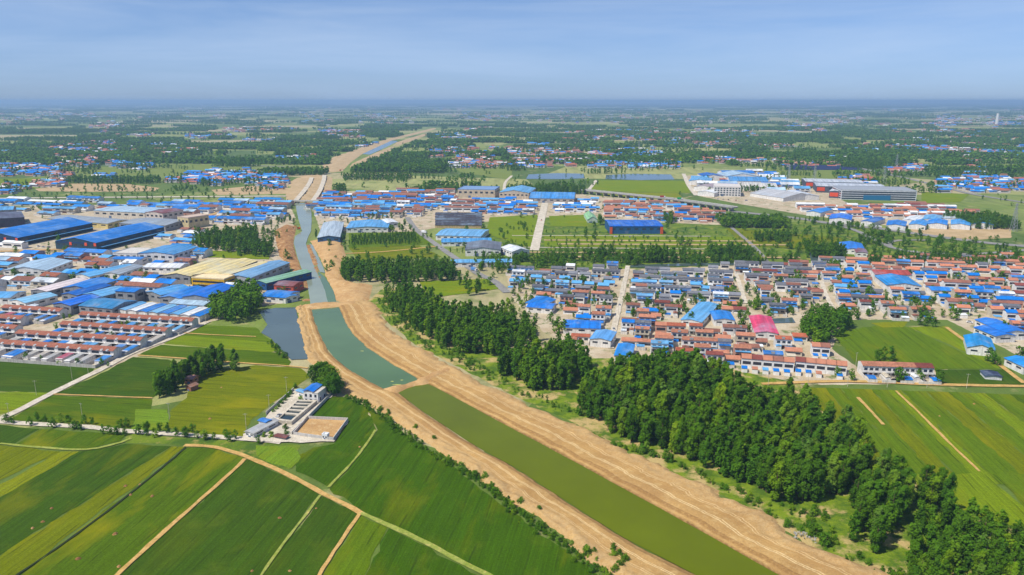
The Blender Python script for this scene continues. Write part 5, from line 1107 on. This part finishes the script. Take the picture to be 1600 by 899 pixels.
for pl_, n_, hh_ in (([(745, 405), (1000, 398), (1250, 398), (1255, 412), (1000, 416), (750, 424)], 420, 8), ([(1140, 345), (1330, 350), (1600, 384), (1600, 414), (1420, 412), (1260, 404), (1190, 380)], 420, 9), ([(740, 360), (835, 345), (832, 400), (770, 420), (720, 400)], 110, 7), ([(640, 352), (700, 395), (760, 440), (790, 452), (700, 442), (660, 400)], 90, 7), ([(1330, 262), (1440, 285), (1600, 312), (1600, 336), (1500, 300), (1340, 268)], 120, 9), ([(500, 345), (640, 345), (650, 362), (540, 362)], 70, 7), ([(380, 318), (460, 318), (455, 350), (420, 400), (400, 350)], 90, 7)):
    x0, x1, y0, y1 = min(p[0] for p in pl_), max(p[0] for p in pl_), min(p[1] for p in pl_), max(p[1] for p in pl_); k_ = 0
    while k_ < n_:
        px, py = rnd.uniform(x0, x1), rnd.uniform(y0, y1); k_ += .25
        if not inpoly(px, py, pl_) or math.sin(px * .09 + math.sin(py * .3) * 2) * math.sin(py * .35 + px * .03) < -.1: continue
        x, y = G(px, py); k_ += .75
        if not occ_hit(x, y) and not road_hit(x, y, 2): T(x, y, hh_ * rnd.uniform(.5, 1.3), rnd.choice(['round', 'round', 'poplar']), 'far')
WAT = [GL(PB), GL(PA_L + PA_R[::-1])]
def tsize(t):
    px, py = P(t[0], t[1], t[2] * .6)
    if not (-20 < px < 1620 and py < 930): return 0
    return t[2] / math.hypot(t[0], t[1], CH) * {'works': 1.6, 'farm': 1.5, 'lone': 3, 'lane': 3.2, 'hedge': .4, 'scrub': .5, 'sap': 3}.get(t[4], 1)
TREES.sort(key=lambda t: -tsize(t))
cnt = {'tree': 0, 'bush': 0}; rest = []; indiv = []
for t in TREES:
    kd = 'bush' if t[4] in ('hedge', 'scrub', 'sap') else 'tree'
    if tsize(t) > 0 and cnt[kd] < (280 if kd == 'tree' else 240) and t[4] != 'far': cnt[kd] += 1; indiv.append(t)
    else: rest.append(t)
indiv.sort(key=lambda t: (t[4], t[0])); oc = {}
for i, (x, y, h, kind, key) in enumerate(indiv):
    lab, cat, grp, name, ordered = CL[key]
    if ordered: oc[key] = oc.get(key, -1) + 1; lab = f'{nth(oc[key])} small round tree along the concrete lane, counted {ordered}'
    s = h / BASEH[kind]; wv = rnd.uniform(.85, 1.2) * (1.0 if kind == 'poplar' else 1)
    r = root(name, x, y, rnd.uniform(0, 6.28) if kind != 'poplar' else rnd.uniform(-.6, .6), 0, lab, cat, grp); r.scale = (s * wv, s * wv, s)
    link('trunk', TRK[kind][i % 3], r); link('crown', NEAR[kind][i % 6], r)
def merged(name, trees, label, temps, cat='trees', mat=None, far=False):
    if not trees: return
    Vs, Ts = [], []
    for t in trees:
        x, y, h, kind, key = t
        tp = temps[kind] if isinstance(temps, dict) else temps
        A = tp[int(nrg.integers(len(tp)))]; s = h / (BASEH[kind] if isinstance(temps, dict) else 12.); wv = nrg.uniform(.85, 1.25) * ((1.02 if kind == 'poplar' else 1) if not far else nrg.uniform(1, 1.6))
        a = nrg.uniform(0, 6.28); ca, sa = math.cos(a), math.sin(a)
        B = np.empty_like(A); B[:, 0] = (A[:, 0] * ca - A[:, 1] * sa) * s * wv + x; B[:, 1] = (A[:, 0] * sa + A[:, 1] * ca) * s * wv + y; B[:, 2] = A[:, 2] * s
        Vs.append(B); Ts.append(np.full(len(A) // 4, np.clip(nrg.normal(.42, .22), 0, 1), np.float32))
    return tag(link(name, quads_mesh(name, np.concatenate(Vs), M_LEAFS, np.concatenate(Ts))), label, cat, kind='stuff')
nearr = [t for t in rest if math.hypot(t[0], t[1]) < 620 and t[3] != 'bush']; bushr = [t for t in rest if t[3] == 'bush']
midr = [t for t in rest if 620 <= math.hypot(t[0], t[1]) < 1500 and t[3] != 'bush']; far1 = [t for t in rest if math.hypot(t[0], t[1]) >= 1500]
merged('woodland', nearr, 'dense inner trees of the canal side woods', MIDT)
merged('undergrowth', bushr, 'low green bushes filling the hedge and scrub', MIDT, 'bushes')
merged('middle_woods', midr, 'woods and scattered trees around the towns', MIDT)
merged('far_woods', far1, 'tree belts and blocks in the far fields', MID2)
# horizon belts
hb = []
for _ in range(1350):
    py = 163.6 + 96 * (nrg.random() ** 1.75); px = nrg.uniform(-60, 1660); x0, y0 = G(px, py); D = math.hypot(x0, y0)
    if D > 43000: continue
    Lm = nrg.uniform(10, 95) * y0 / FPX; th = nrg.uniform(14, 60) * max(1, D / 4500) * nrg.choice([.5, 1, 1, 1.6]); sp = max(11, D / 420)
    if 300 < Lm / sp * th / sp: Lm = 300 * sp * sp / th
    an = nrg.normal(-.08, .12); k = max(1, int(th / sp))
    for i in range(int(Lm / sp)):
        for j in range(k):
            x, y = x0 + (i + nrg.uniform(-.4, .4)) * sp * math.cos(an), y0 + (i * math.sin(an) + j + nrg.uniform(-.4, .4)) * sp
            ppx, ppy = P(x, y, 0)
            if inpoly(ppx, ppy, POND[2]) or (ppy > 225 and (occ_hit(x, y) or any(inpoly(ppx, ppy, q_) for q_ in KEEP))): continue
            if 500 < ppx < 690 and 200 < ppy < 275 and abs(ppx - (684 - (ppy - 200) * 2.4)) < 22: continue
            hb.append((x, y, nrg.uniform(11, 16) * max(1, D / 9000), 'poplar', 'far'))
print('TREES', len(indiv), len(nearr), len(bushr), len(midr), len(far1), len(hb))
merged('horizon_woods', hb, 'blue green belts of trees fading to the horizon', FART, far=True)

# ------------------------------------------------------------------ treatment works compound (near)
poly('works_yard', [(380, 680), (400, 672), (420, 648), (458, 610), (512, 612), (522, 617), (482, 652), (545, 659), (522, 692), (470, 694), (430, 693), (380, 690)], M_CONC, 'pale concrete yard of the treatment works', 'yard')
poly('works_yard', [(459, 681), (481, 656), (543, 659), (521, 690)], M_SAND0, 'bare sandy floor of the walled yard', 'yard')
b5 = bld((474, 614), (496.4, 616), (505, 605), 6)
occ_add(*b5[:3], b5[3], b5[4])
cx, cyy, ang, w, d = b5
pb = root('pump_house', cx, cyy, ang, 0, 'white two storey pump house with bright blue roof at the basins', 'building')
link('wall', MB().box(-w / 2, w / 2, -d / 2, d / 2, -.1, 6.2).mesh('wall', M_WALL), pb, WW)
link('parapet', MB().box(w * .1, w / 2 + .15, -d / 2 - .15, d / 2 + .15, 6.25, 6.6).mesh('parapet', M_WALL), pb, S(206, 200, 190))
link('roof', MB().gable(-w / 2 - .4, w * .22, -d / 2 - .5, d / 2 + .3, 7.2, 1.0, .2, 0, 'y').mesh('roof', M_METAL), pb, S(14, 120, 222))
link('upper_wall', MB().box(-w / 2 + .1, w * .17, -d / 2 + .1, d / 2 - .2, 6.2, 7.4).mesh('upper_wall', M_WALL), pb, WW)
for i in range(3):
    for z in (.9, 3.9): panel('window', pb, -w / 2 + w * (i + .5) / 3, -d / 2 - .05, z, 1.3, .12, 1.6)
for i in range(2): panel('window', pb, w / 2 + .05, -d / 4 + i * d / 2, 1.2, .12, 1.2, 1.8)
a, b, c = Vector(G(433.5, 663)), Vector(G(456, 666)), Vector(G(496, 632)); dl = Vector(G(466, 631))
u = (b - a); nn = (dl - a); Lb = nn.length
ts = root('settling_tanks', a.x, a.y, 0, 0, 'row of five open concrete settling tanks with dark water', 'water tanks')
def cell(name, s0, s1, t0, t1, z0, z1, mat, col=None):
    q = []
    for s_, t_ in ((s0, t0), (s1, t0), (s1, t1), (s0, t1)):
        l = a + nn * t_; rr = b + (c - b) * t_; p = l + (rr - l) * s_ - a; q.append(p)
    vs = [(p.x, p.y, z0) for p in q] + [(p.x, p.y, z1) for p in q]
    return link(name, MB().add(vs, [(0, 3, 2, 1), (4, 5, 6, 7), (0, 1, 5, 4), (1, 2, 6, 5), (2, 3, 7, 6), (3, 0, 4, 7)]).mesh(name, mat), ts, col)
cell('side_wall', 0, .05, 0, 1, -.1, 2.6, M_CONC); cell('side_wall', .86, 1, 0, 1, -.1, 2.6, M_CONC)
for t0, t1 in ((0, .06), (.30, .36), (.48, .53), (.64, .69), (.80, .84), (.95, 1)): cell('cross_wall', .05, .86, t0, t1, -.1, 2.55, M_CONC)
M_TANK = water_mat('tank_water', S(40, 56, 58), .08, .5)
for t0, t1 in ((.06, .30), (.36, .48), (.53, .64), (.69, .80), (.84, .95)): cell('tank_water', .05, .86, t0, t1, -.1, 1.9, M_TANK)
def wall(pts, h, t, label, col=S(204, 200, 194), name='boundary_wall'):
    p = [Vector(q) for q in GL(pts)]; mb = MB()
    for i in range(len(p) - 1):
        d = (p[i + 1] - p[i]).normalized(); n = Vector((-d.y, d.x)) * t / 2; e = d * t / 2 if i < len(p) - 2 else Vector((0, 0))
        q = [p[i] - n, p[i + 1] + e - n, p[i + 1] + e + n, p[i] + n]; c0 = p[0]
        mb.add([(v.x - c0.x, v.y - c0.y, -.1) for v in q] + [(v.x - c0.x, v.y - c0.y, h + i * .004) for v in q], [(0, 3, 2, 1), (4, 5, 6, 7), (0, 1, 5, 4), (1, 2, 6, 5), (2, 3, 7, 6), (3, 0, 4, 7)])
    o = link(name, mb.mesh(name, M_WALL), None, col); o.location = (p[0].x, p[0].y, 0)
    return tag(o, label, 'wall')
wall([(459, 681), (481, 656), (543.5, 659), (521, 690), (459, 681.2)], 2.2, .35, 'pale wall enclosing the sandy yard of the works')
wall([(416, 649), (459, 611)], 2.2, .3, 'straight grey wall along the left of the works')
wall([(456, 681), (483, 654), (518, 618)], 2.2, .3, 'grey wall along the right of the settling tanks')
wall([(497, 612), (520, 617)], 2, .3, 'short white wall behind the pump house')
shed(*bld((383, 675), (396, 678), (417, 654), 3), 3, S(180, 178, 174), WW, 'long grey roofed lean-to along the works wall', rise=.7, name='shed', cat='shed')
shed(*bld((404, 657), (415, 660), (418, 655), 4.2), 4.0, BLUE, WW, 'small blue roofed gatehouse above the lean-to', rise=.4, name='shed', cat='shed', win=False)
shed(*bld((463, 611), (474, 614), (476, 610), 3), 3, LBLUE, WW, 'light blue roofed lean-to beside the pump house', rise=.4, name='shed', cat='shed', win=False)
shed(*bld((503, 680), (511, 681), (513, 678), 2.8), 2.8, WHITE, WW, 'small white hut in the sandy walled yard', flat=True, name='hut', cat='hut')
shed(*bld((429, 682), (446, 685), (449, 681), 1.5), 1.5, S(120, 70, 60), WG, 'low brown roofed shelter below the settling tanks', rise=.4, name='shed', cat='shed', win=False, door=False)
for x, y in ((470, 627), (432, 640), (444, 628), (451, 620), (440, 634), (425, 646), (414, 686), (424, 688), (448, 676), (446, 684), (400, 690), (455, 616)):
    pass
cluster('yard2', 'small green bush in the yard of the treatment works', 'bush', 'bushes of the works yard', 'garden_bush')
for i, (x, y) in enumerate(((432, 641), (436, 637), (441, 632), (446, 627), (451, 622), (455, 617), (427, 645), (414, 684), (424, 684), (447, 672), (448, 680), (462, 606), (470, 627))):
    gx, gy = G(x, y); r = root('garden_bush', gx, gy, rnd.uniform(0, 6), 0, CL['yard2'][0], 'bush', CL['yard2'][2]); s = rnd.uniform(.7, 1.2); r.scale = (s * 1.1, s * 1.1, s)
    link('trunk', TRK['bush'][i % 3], r); link('crown', NEAR['bush'][i % 6], r)
# farmstead in the clump
shed(*bld((287, 592), (302, 593), (304, 588), 3.2), 3.2, S(188, 104, 66), S(190, 130, 96), 'small orange roofed farmhouse under the clump of trees', rise=1.6, name='farmhouse', cat='house', occ=False)
shed(*bld((290, 604), (298, 606), (303, 600), 2.6), 2.6, S(150, 110, 88), S(160, 110, 84), 'ruined brown shed beside the small farmhouse', rise=1.2, name='shed', cat='shed', occ=False, win=False)

# bridges, viaduct, poles, pylons, chimney, solar rows, excavator, vehicles
def beam(pA, pB, wid, z, th, label, name, n_p, mat=M_CONC, cat='bridge'):
    a, b = Vector(G(*pA)), Vector(G(*pB)); u = b - a; L = u.length; r = root(name, a.x, a.y, math.atan2(u.y, u.x), 0, label, cat)
    link('deck', MB().box(0, L, -wid / 2, wid / 2, z - th, z).mesh('deck', mat), r)
    for s_ in (-1, 1): link('parapet', MB().box(0, L, s_ * wid / 2 - .15, s_ * wid / 2 + .15, z, z + 1).mesh('parapet', M_WALL), r, S(200, 198, 192))
    pm = _cache(('pier', z, wid), lambda: MB().box(-.8, .8, -wid * .4, wid * .4, -.5, z - th).mesh('pier', M_CONC))
    for i in range(n_p):
        o = link('pier', pm, r); o.location = (L * (i + .5) / n_p, 0, 0)
    return r
beam((446, 317.5), (497, 318), 9, 4, 1, 'grey road bridge over the upper canal', 'road_bridge', 4)
beam((907, 302), (1050, 317), 14, 7, 1.5, 'long grey elevated road west section behind the market town', 'viaduct', 12, M_ASPH, 'viaduct')
beam((1050, 317), (1148, 331), 14, 7, 1.5, 'grey elevated road east section joining the highway', 'viaduct', 9, M_ASPH, 'viaduct')
pole_me = MB().cyl(0, 0, -.3, 9.5, .14, .09, 6).mesh('shaft', M_CONC); arm_me = MB().box(-1.2, 1.2, -.06, .06, 8.9, 9.05).mesh('crossarm', M_STEEL)
POLES = [(57, 618, 'beside the field left of the concrete lane'), (113, 594, 'in the dark field near the terraces'), (138, 584, 'beside the concrete lane near the terraces'), (15, 655, 'at the lane corner'), (129, 655, 'in the field above the tree lined lane'), (385, 672, 'by the long lean-to of the works'), (421, 641, 'along the works wall'), (448, 612, 'behind the works wall'), (265, 655, 'by the light green corner plot'), (1337, 572, 'beside the lone terrace')]
POLES += [(958 + 4 * i, 530 - 18.5 * i, f'{nth(i)} from the lower end of the village lane') for i in range(6)] + [(660 + 20 * i, 362 + 12.6 * i, f'{nth(i)} along the tree lined road from the bend') for i in range(6)] + [(1200 + 62 * i, 603 + .8 * i, f'{nth(i)} along the sandy track from the wood') for i in range(6)] + [(300 + 22 * i, 508 + 0 * i - 3 * i, f'{nth(i)} between terraces and pond trees') for i in range(2)]
for x, y, l in POLES:
    gx, gy = G(x, y); r = root('utility_pole', gx, gy, rnd.uniform(-.5, .5), 0, 'slim concrete utility pole ' + l, 'pole', 'utility poles'); link('shaft', pole_me, r); link('crossarm', arm_me, r)
def pylon():
    mb = MB(); hh = 38
    for sx in (-1, 1):
        for sy in (-1, 1): mb.bar((3.2 * sx, 3.2 * sy, 0), (.5 * sx, .5 * sy, hh), .22, 4)
    for i in range(8):
        z0, z1 = hh * i / 8, hh * (i + 1) / 8; r0, r1 = 3.2 - 2.7 * i / 8, 3.2 - 2.7 * (i + 1) / 8
        for s_ in (-1, 1):
            mb.bar((-r0, s_ * r0, z0), (r1, s_ * r1, z1), .12, 3); mb.bar((r0, s_ * r0, z0), (-r1, s_ * r1, z1), .12, 3)
            mb.bar((s_ * r0, -r0, z0), (s_ * r1, r1, z1), .12, 3)
    ar = MB()
    for z, l in ((24, 6), (30, 5), (36, 4)): ar.bar((-l, 0, z), (l, 0, z), .2, 4); ar.bar((-l, 0, z), (0, 0, z + 1.8), .1, 3); ar.bar((l, 0, z), (0, 0, z + 1.8), .1, 3)
    return mb.mesh('lattice', M_STEEL), ar.mesh('crossarm', M_STEEL)
pm_, pa_ = pylon()
for x, y, l in ((1583, 362, 'in the wood at the right edge'), (1381, 288, 'behind the striped office'), (1400, 265, 'beyond the straight grey road'), (1232, 285, 'in the pale field'), (998, 238, 'in the far middle field'), (1272, 284, 'in the pale field behind the dark halls'), (322, 214, 'among the far western fields'), (265, 206, 'farther off in the western woods')):
    gx, gy = G(x, y); r = root('power_pylon', gx, gy, R(20), 0, 'grey lattice power pylon ' + l, 'pylon', 'power pylons'); link('lattice', pm_, r); link('crossarm', pa_, r)
gx, gy = G(1557, 196); r = root('chimney', gx, gy, 0, 0, 'tall white power station chimney near the horizon', 'chimney')
link('shaft', MB().cyl(0, 0, 0, 82, 12, 8, 14).mesh('shaft', M_WALL), r, WW); link('rim', MB().cyl(0, 0, 82, 85, 8.3, 8.3, 14).mesh('rim', M_WALL), r, S(190, 180, 180))
M_SOLAR = simple('solar_panel', S(24, 32, 66), .25)
for i in range(7):
    yy = 265.5 - i * 1.4; a, b = Vector(G(1226 + i * 4, yy)), Vector(G(1344 - i * 7, yy + .3)); u = b - a
    r = root('solar_panel_row', a.x, a.y, math.atan2(u.y, u.x), 0, nth(i) + ' dark blue row of the solar field, counted from its near edge', 'solar panels', 'rows of the solar field')
    me = MB(); L = u.length
    me.add([(0, -9, 1.0), (L, -9, 1.0), (L, 9, 5), (0, 9, 5), (0, -9, .8), (L, -9, .8), (L, 9, 4.8), (0, 9, 4.8)], [(0, 1, 2, 3), (7, 6, 5, 4), (0, 4, 5, 1), (1, 5, 6, 2), (2, 6, 7, 3), (3, 7, 4, 0)])
    link('panels', me.mesh('panels', M_SOLAR), r); pk = MB()
    for k in range(12): pk.box(L * (k + .5) / 12 - .2, L * (k + .5) / 12 + .2, -.3, .3, -.2, 2.8)
    link('frame', pk.mesh('frame', M_STEEL), r)
# excavators
def excavator(x, y, z, ang, label):
    r = root('excavator', x, y, ang, z, label, 'excavator')
    for s_ in (-1, 1): link('track', MB().box(-2.1, 2.1, s_ * 1.2 - .35, s_ * 1.2 + .35, 0, .95).mesh('track', M_DARK), r)
    link('body', MB().box(-2.2, 1.4, -1.4, 1.4, 1.0, 2.3).box(-2.2, -.8, -1.3, 1.3, 2.3, 2.8).mesh('body', M_PLAIN), r, S(230, 110, 24))
    link('cab', MB().box(.1, 1.6, .1, 1.35, 2.3, 3.6).mesh('cab', M_GLASS), r)
    link('boom', MB().bar((1.2, -.3, 2.0), (4.2, -.3, 5.4), .35, 4).bar((4.2, -.3, 5.4), (7.0, -.3, 3.2), .28, 4).mesh('boom', M_PLAIN), r, S(230, 110, 24))
    link('bucket', MB().box(6.4, 7.6, -.9, .3, 1.6, 2.9).mesh('bucket', M_DARK), r)
excavator(*G(467, 361), 2.2, R(200), 'orange excavator on the brown slope of the upper canal')
excavator(*G(532, 268), 1.5, R(20), 'small dark orange excavator at the far unfinished canal')
def vehicle(px, py, ang, kind, col, label, z=.35):
    x, y = G(px, py); r = root(kind, x, y, ang, z, label, 'truck' if kind == 'truck' else 'car', 'vehicles on the roads')
    if kind == 'truck':
        link('body', MB().box(-4.5, 2.2, -1.25, 1.25, .9, 3.6).mesh('body', M_PLAIN), r, col); link('cab', MB().box(2.4, 4.4, -1.2, 1.2, .6, 2.9).mesh('cab', M_PLAIN), r, S(220, 220, 224)); link('windscreen', MB().box(4.4, 4.46, -1.0, 1.0, 1.8, 2.7).mesh('windscreen', M_GLASS), r); ws = (-3.2, -1.9, 3.3)
    else:
        link('body', MB().box(-2.2, 2.2, -.9, .9, .35, .95).mesh('body', M_PLAIN), r, col)
        link('cabin', MB().add([(-1.6, -.8, .95), (1.1, -.8, .95), (1.1, .8, .95), (-1.6, .8, .95), (-1.1, -.7, 1.5), (.4, -.7, 1.5), (.4, .7, 1.5), (-1.1, .7, 1.5)], [(4, 5, 6, 7), (0, 1, 5, 4), (1, 2, 6, 5), (2, 3, 7, 6), (3, 0, 4, 7)]).mesh('cabin', M_GLASS), r); ws = (-1.35, 1.35)
    wm = _cache(('wheel', kind), lambda: MB().bar((0, -.15, 0), (0, .15, 0), .34 if kind == 'car' else .5, 10).mesh('wheel', M_DARK))
    for wx in ws:
        for s_ in (-1, 1): o = link('wheel', wm, r); o.location = (wx, s_ * (.85 if kind == 'car' else 1.15), .34 if kind == 'car' else .5)
VEH = [(1062, 318.5, R(-8), 'truck', S(20, 160, 90), 'green truck on the elevated road', 7.05), (1035, 315.5, R(-8), 'truck', S(170, 60, 60), 'red truck on the elevated road', 7.05), (663, 365, R(-40), 'truck', S(230, 230, 232), 'white truck on the tree lined road by the bend', .3), (690, 389, R(-45), 'car', S(236, 236, 238), 'white car on the tree lined road', .3), (741, 424, R(-50), 'truck', S(90, 140, 200), 'blue truck at the road junction by the villa', .3), (968, 478, R(80), 'car', S(200, 200, 204), 'silver car on the village lane', .3), (959, 516, R(80), 'car', S(230, 230, 232), 'white car at the lower end of the village lane', .3), (1372, 357, R(-12), 'truck', S(216, 216, 220), 'white truck on the highway', .3), (1490, 374, R(-12), 'car', S(60, 60, 66), 'dark car on the highway', .3), (1430, 394, R(-6), 'car', S(228, 228, 230), 'white car on the highway ramp', .3), (846, 345, R(82), 'car', S(210, 60, 50), 'red car on the wide concrete road', .3), (1515, 505, R(-40), 'car', S(236, 236, 238), 'white car beside the large blue roof', .3), (110, 391, R(5), 'truck', S(190, 60, 50), 'red truck parked before the large factory', .3), (1398, 569 + 27, 0, 'car', S(40, 40, 44), 'dark car before the lone terrace', .3)]
PK = [('white', S(232, 232, 234)), ('silver', S(176, 180, 186)), ('black', S(40, 40, 44)), ('red', S(176, 44, 40)), ('blue', S(40, 84, 160))]
SPOTS = [('in the yard between the big blue factories', [(60, 386), (68, 387), (76, 387.5), (170, 376), (182, 371)]), ('before the white works office', [(1122, 312), (1130, 312.5), (1138, 313), (1150, 314), (1166, 314)]), ('in front of the striped office', [(1322, 318), (1338, 318.5), (1360, 319), (1392, 320), (1412, 320.5)]), ('on the treatment works drive', [(418, 672), (436, 652)]), ('by the light blue works at the canal bend', [(548, 363), (566, 364), (584, 364)]), ('along the front of the blue hall', [(962, 371), (984, 371.5), (1012, 371.5)])]
for l_, pts_ in SPOTS:
    for i_, (a_, b_) in enumerate(pts_): VEH.append((a_, b_, R(rnd.choice([80, -10, 170])), 'car', PK[i_ % 5][1], f'{PK[i_ % 5][0]} car parked {l_}', .32))
for px, py, an, k, c_, l, z in VEH: vehicle(px, py, an, k, c_, l, z)
g_ = random.Random(3); dh = MB()
for _ in range(50):
    q = (g_.gauss(0, 2.6), g_.gauss(0, 1.4)); z_ = max(0, .8 - .2 * math.hypot(*q)); s_ = g_.uniform(.15, .5)
    dh.bar((q[0], q[1], z_ - .2), (q[0] + g_.uniform(-.6, .6), q[1] + g_.uniform(-.6, .6), z_ + s_), s_ * .7, 5, s_ * .4)
o = link('rubble_heap', dh.mesh('rubble_heap', simple('rubble', S(160, 158, 152)))); gx, gy = G(1253, 838); o.location = (gx, gy, .3); o.rotation_euler = (0, 0, R(-30)); tag(o, 'pale rubble heap on the bank below the big wood', 'rubble heap')
for i, (x, y, l, sx) in enumerate([(566, 549.5, 'alone in the middle of the green pool', 1.6), (613, 597, 'nearest the left bank by the earth dam', 1.6), (628, 595, 'right one by the earth dam', 1.4), (621, 602, 'long one against the earth dam', 4)]):
    gx, gy = G(x, y); g = random.Random(i); n = 10; vs = [(0, 0, .12)] + [(math.cos(.628 * k) * g.uniform(.7, 1.2) * sx, math.sin(.628 * k) * g.uniform(.6, 1.1), -.1) for k in range(n)]
    o = link('weed_raft', MB().add(vs, [(0, 1 + k, 1 + (k + 1) % n) for k in range(n)]).mesh('weed_raft', simple('pond_weed', S(170, 172, 90)))); o.location = (gx, gy, .45); tag(o, 'pale yellow raft of weed floating ' + l, 'floating weed', 'weed rafts on the green pool')
# grave mounds and small dirt heaps in the fields
mm = [None, None]
for j in range(2):
    g = random.Random(j); vs = [(0, 0, 1)]; fs = []; n = 9
    for k, (rr, zz) in enumerate(((.35, .9), (.7, .55), (1.05, -.1))):
        for i in range(n): a = 6.283 * i / n; q = rr * g.uniform(.85, 1.15); vs.append((q * math.cos(a), q * math.sin(a), zz * g.uniform(.85, 1.1)))
    for i in range(n): fs.append((0, 1 + i, 1 + (i + 1) % n))
    for k in range(2):
        for i in range(n): fs.append((1 + k * n + i, 1 + (k + 1) * n + i, 1 + (k + 1) * n + (i + 1) % n, 1 + k * n + (i + 1) % n))
    mm[j] = MB().add(vs, fs).mesh('mound', M_BROWN)
for i, (x, y, l) in enumerate([(81, 795, 'topmost of three near the olive strip'), (67, 816, 'middle of three near the olive strip'), (51, 826, 'lowest of three near the olive strip'), (196, 760, 'beside the dark furrow'), (219, 758, 'right of the dark furrow'), (204, 774, 'below the furrow pair'), (238, 776, 'alone in the dark wheat right of the furrow'), (180, 835, 'pale one left of the dirt path'), (122, 874, 'largest one near the lower furrow'), (186, 886, 'at the foot of the straight dirt path'), (437, 810, 'left of the thin green balk'), (494, 795, 'beside the thin green balk'), (453, 893, 'at the near edge below the balk'), (394, 893, 'near edge beside the dark wheat'), (328, 655, 'in the olive field by the works'), (346, 606, 'near the farmstead in the olive field'), (562, 699, 'white one on the thin light path'), (1522, 632, 'with a bush in the strip fields'), (1468, 651, 'faint one in the right strip fields')]):
    gx, gy = G(x, y); o = link('earth_mound', mm[i % 2]); s = rnd.uniform(.55, .85) * (1.5 if i in (8, 7) else 1); o.location = (gx, gy, 0); o.scale = (s * 1.3, s * 1.1, s * .9); o.rotation_euler = (0, 0, rnd.uniform(0, 6))
    tag(o, 'small earth mound in the crops, ' + l, 'mound', 'earth mounds in the crops')

# ------------------------------------------------------------------ haze
hz = N('haze_air'); hz.n.remove(hz.b); pv = hz.new('VolumePrincipled')
pv.inputs['Color'].default_value = (.45, .69, .98, 1); pv.inputs['Density'].default_value = 8.8e-5; pv.inputs['Anisotropy'].default_value = 0.1
hz.l.new(pv.outputs[0], hz.n['Material Output'].inputs['Volume'])
hb_ = link('haze', MB().box(-62000, 62000, -7000, 45000, -3, 192).mesh('haze', hz.m))
tag(hb_, 'thin blue summer haze over the plain', 'haze', kind='stuff')
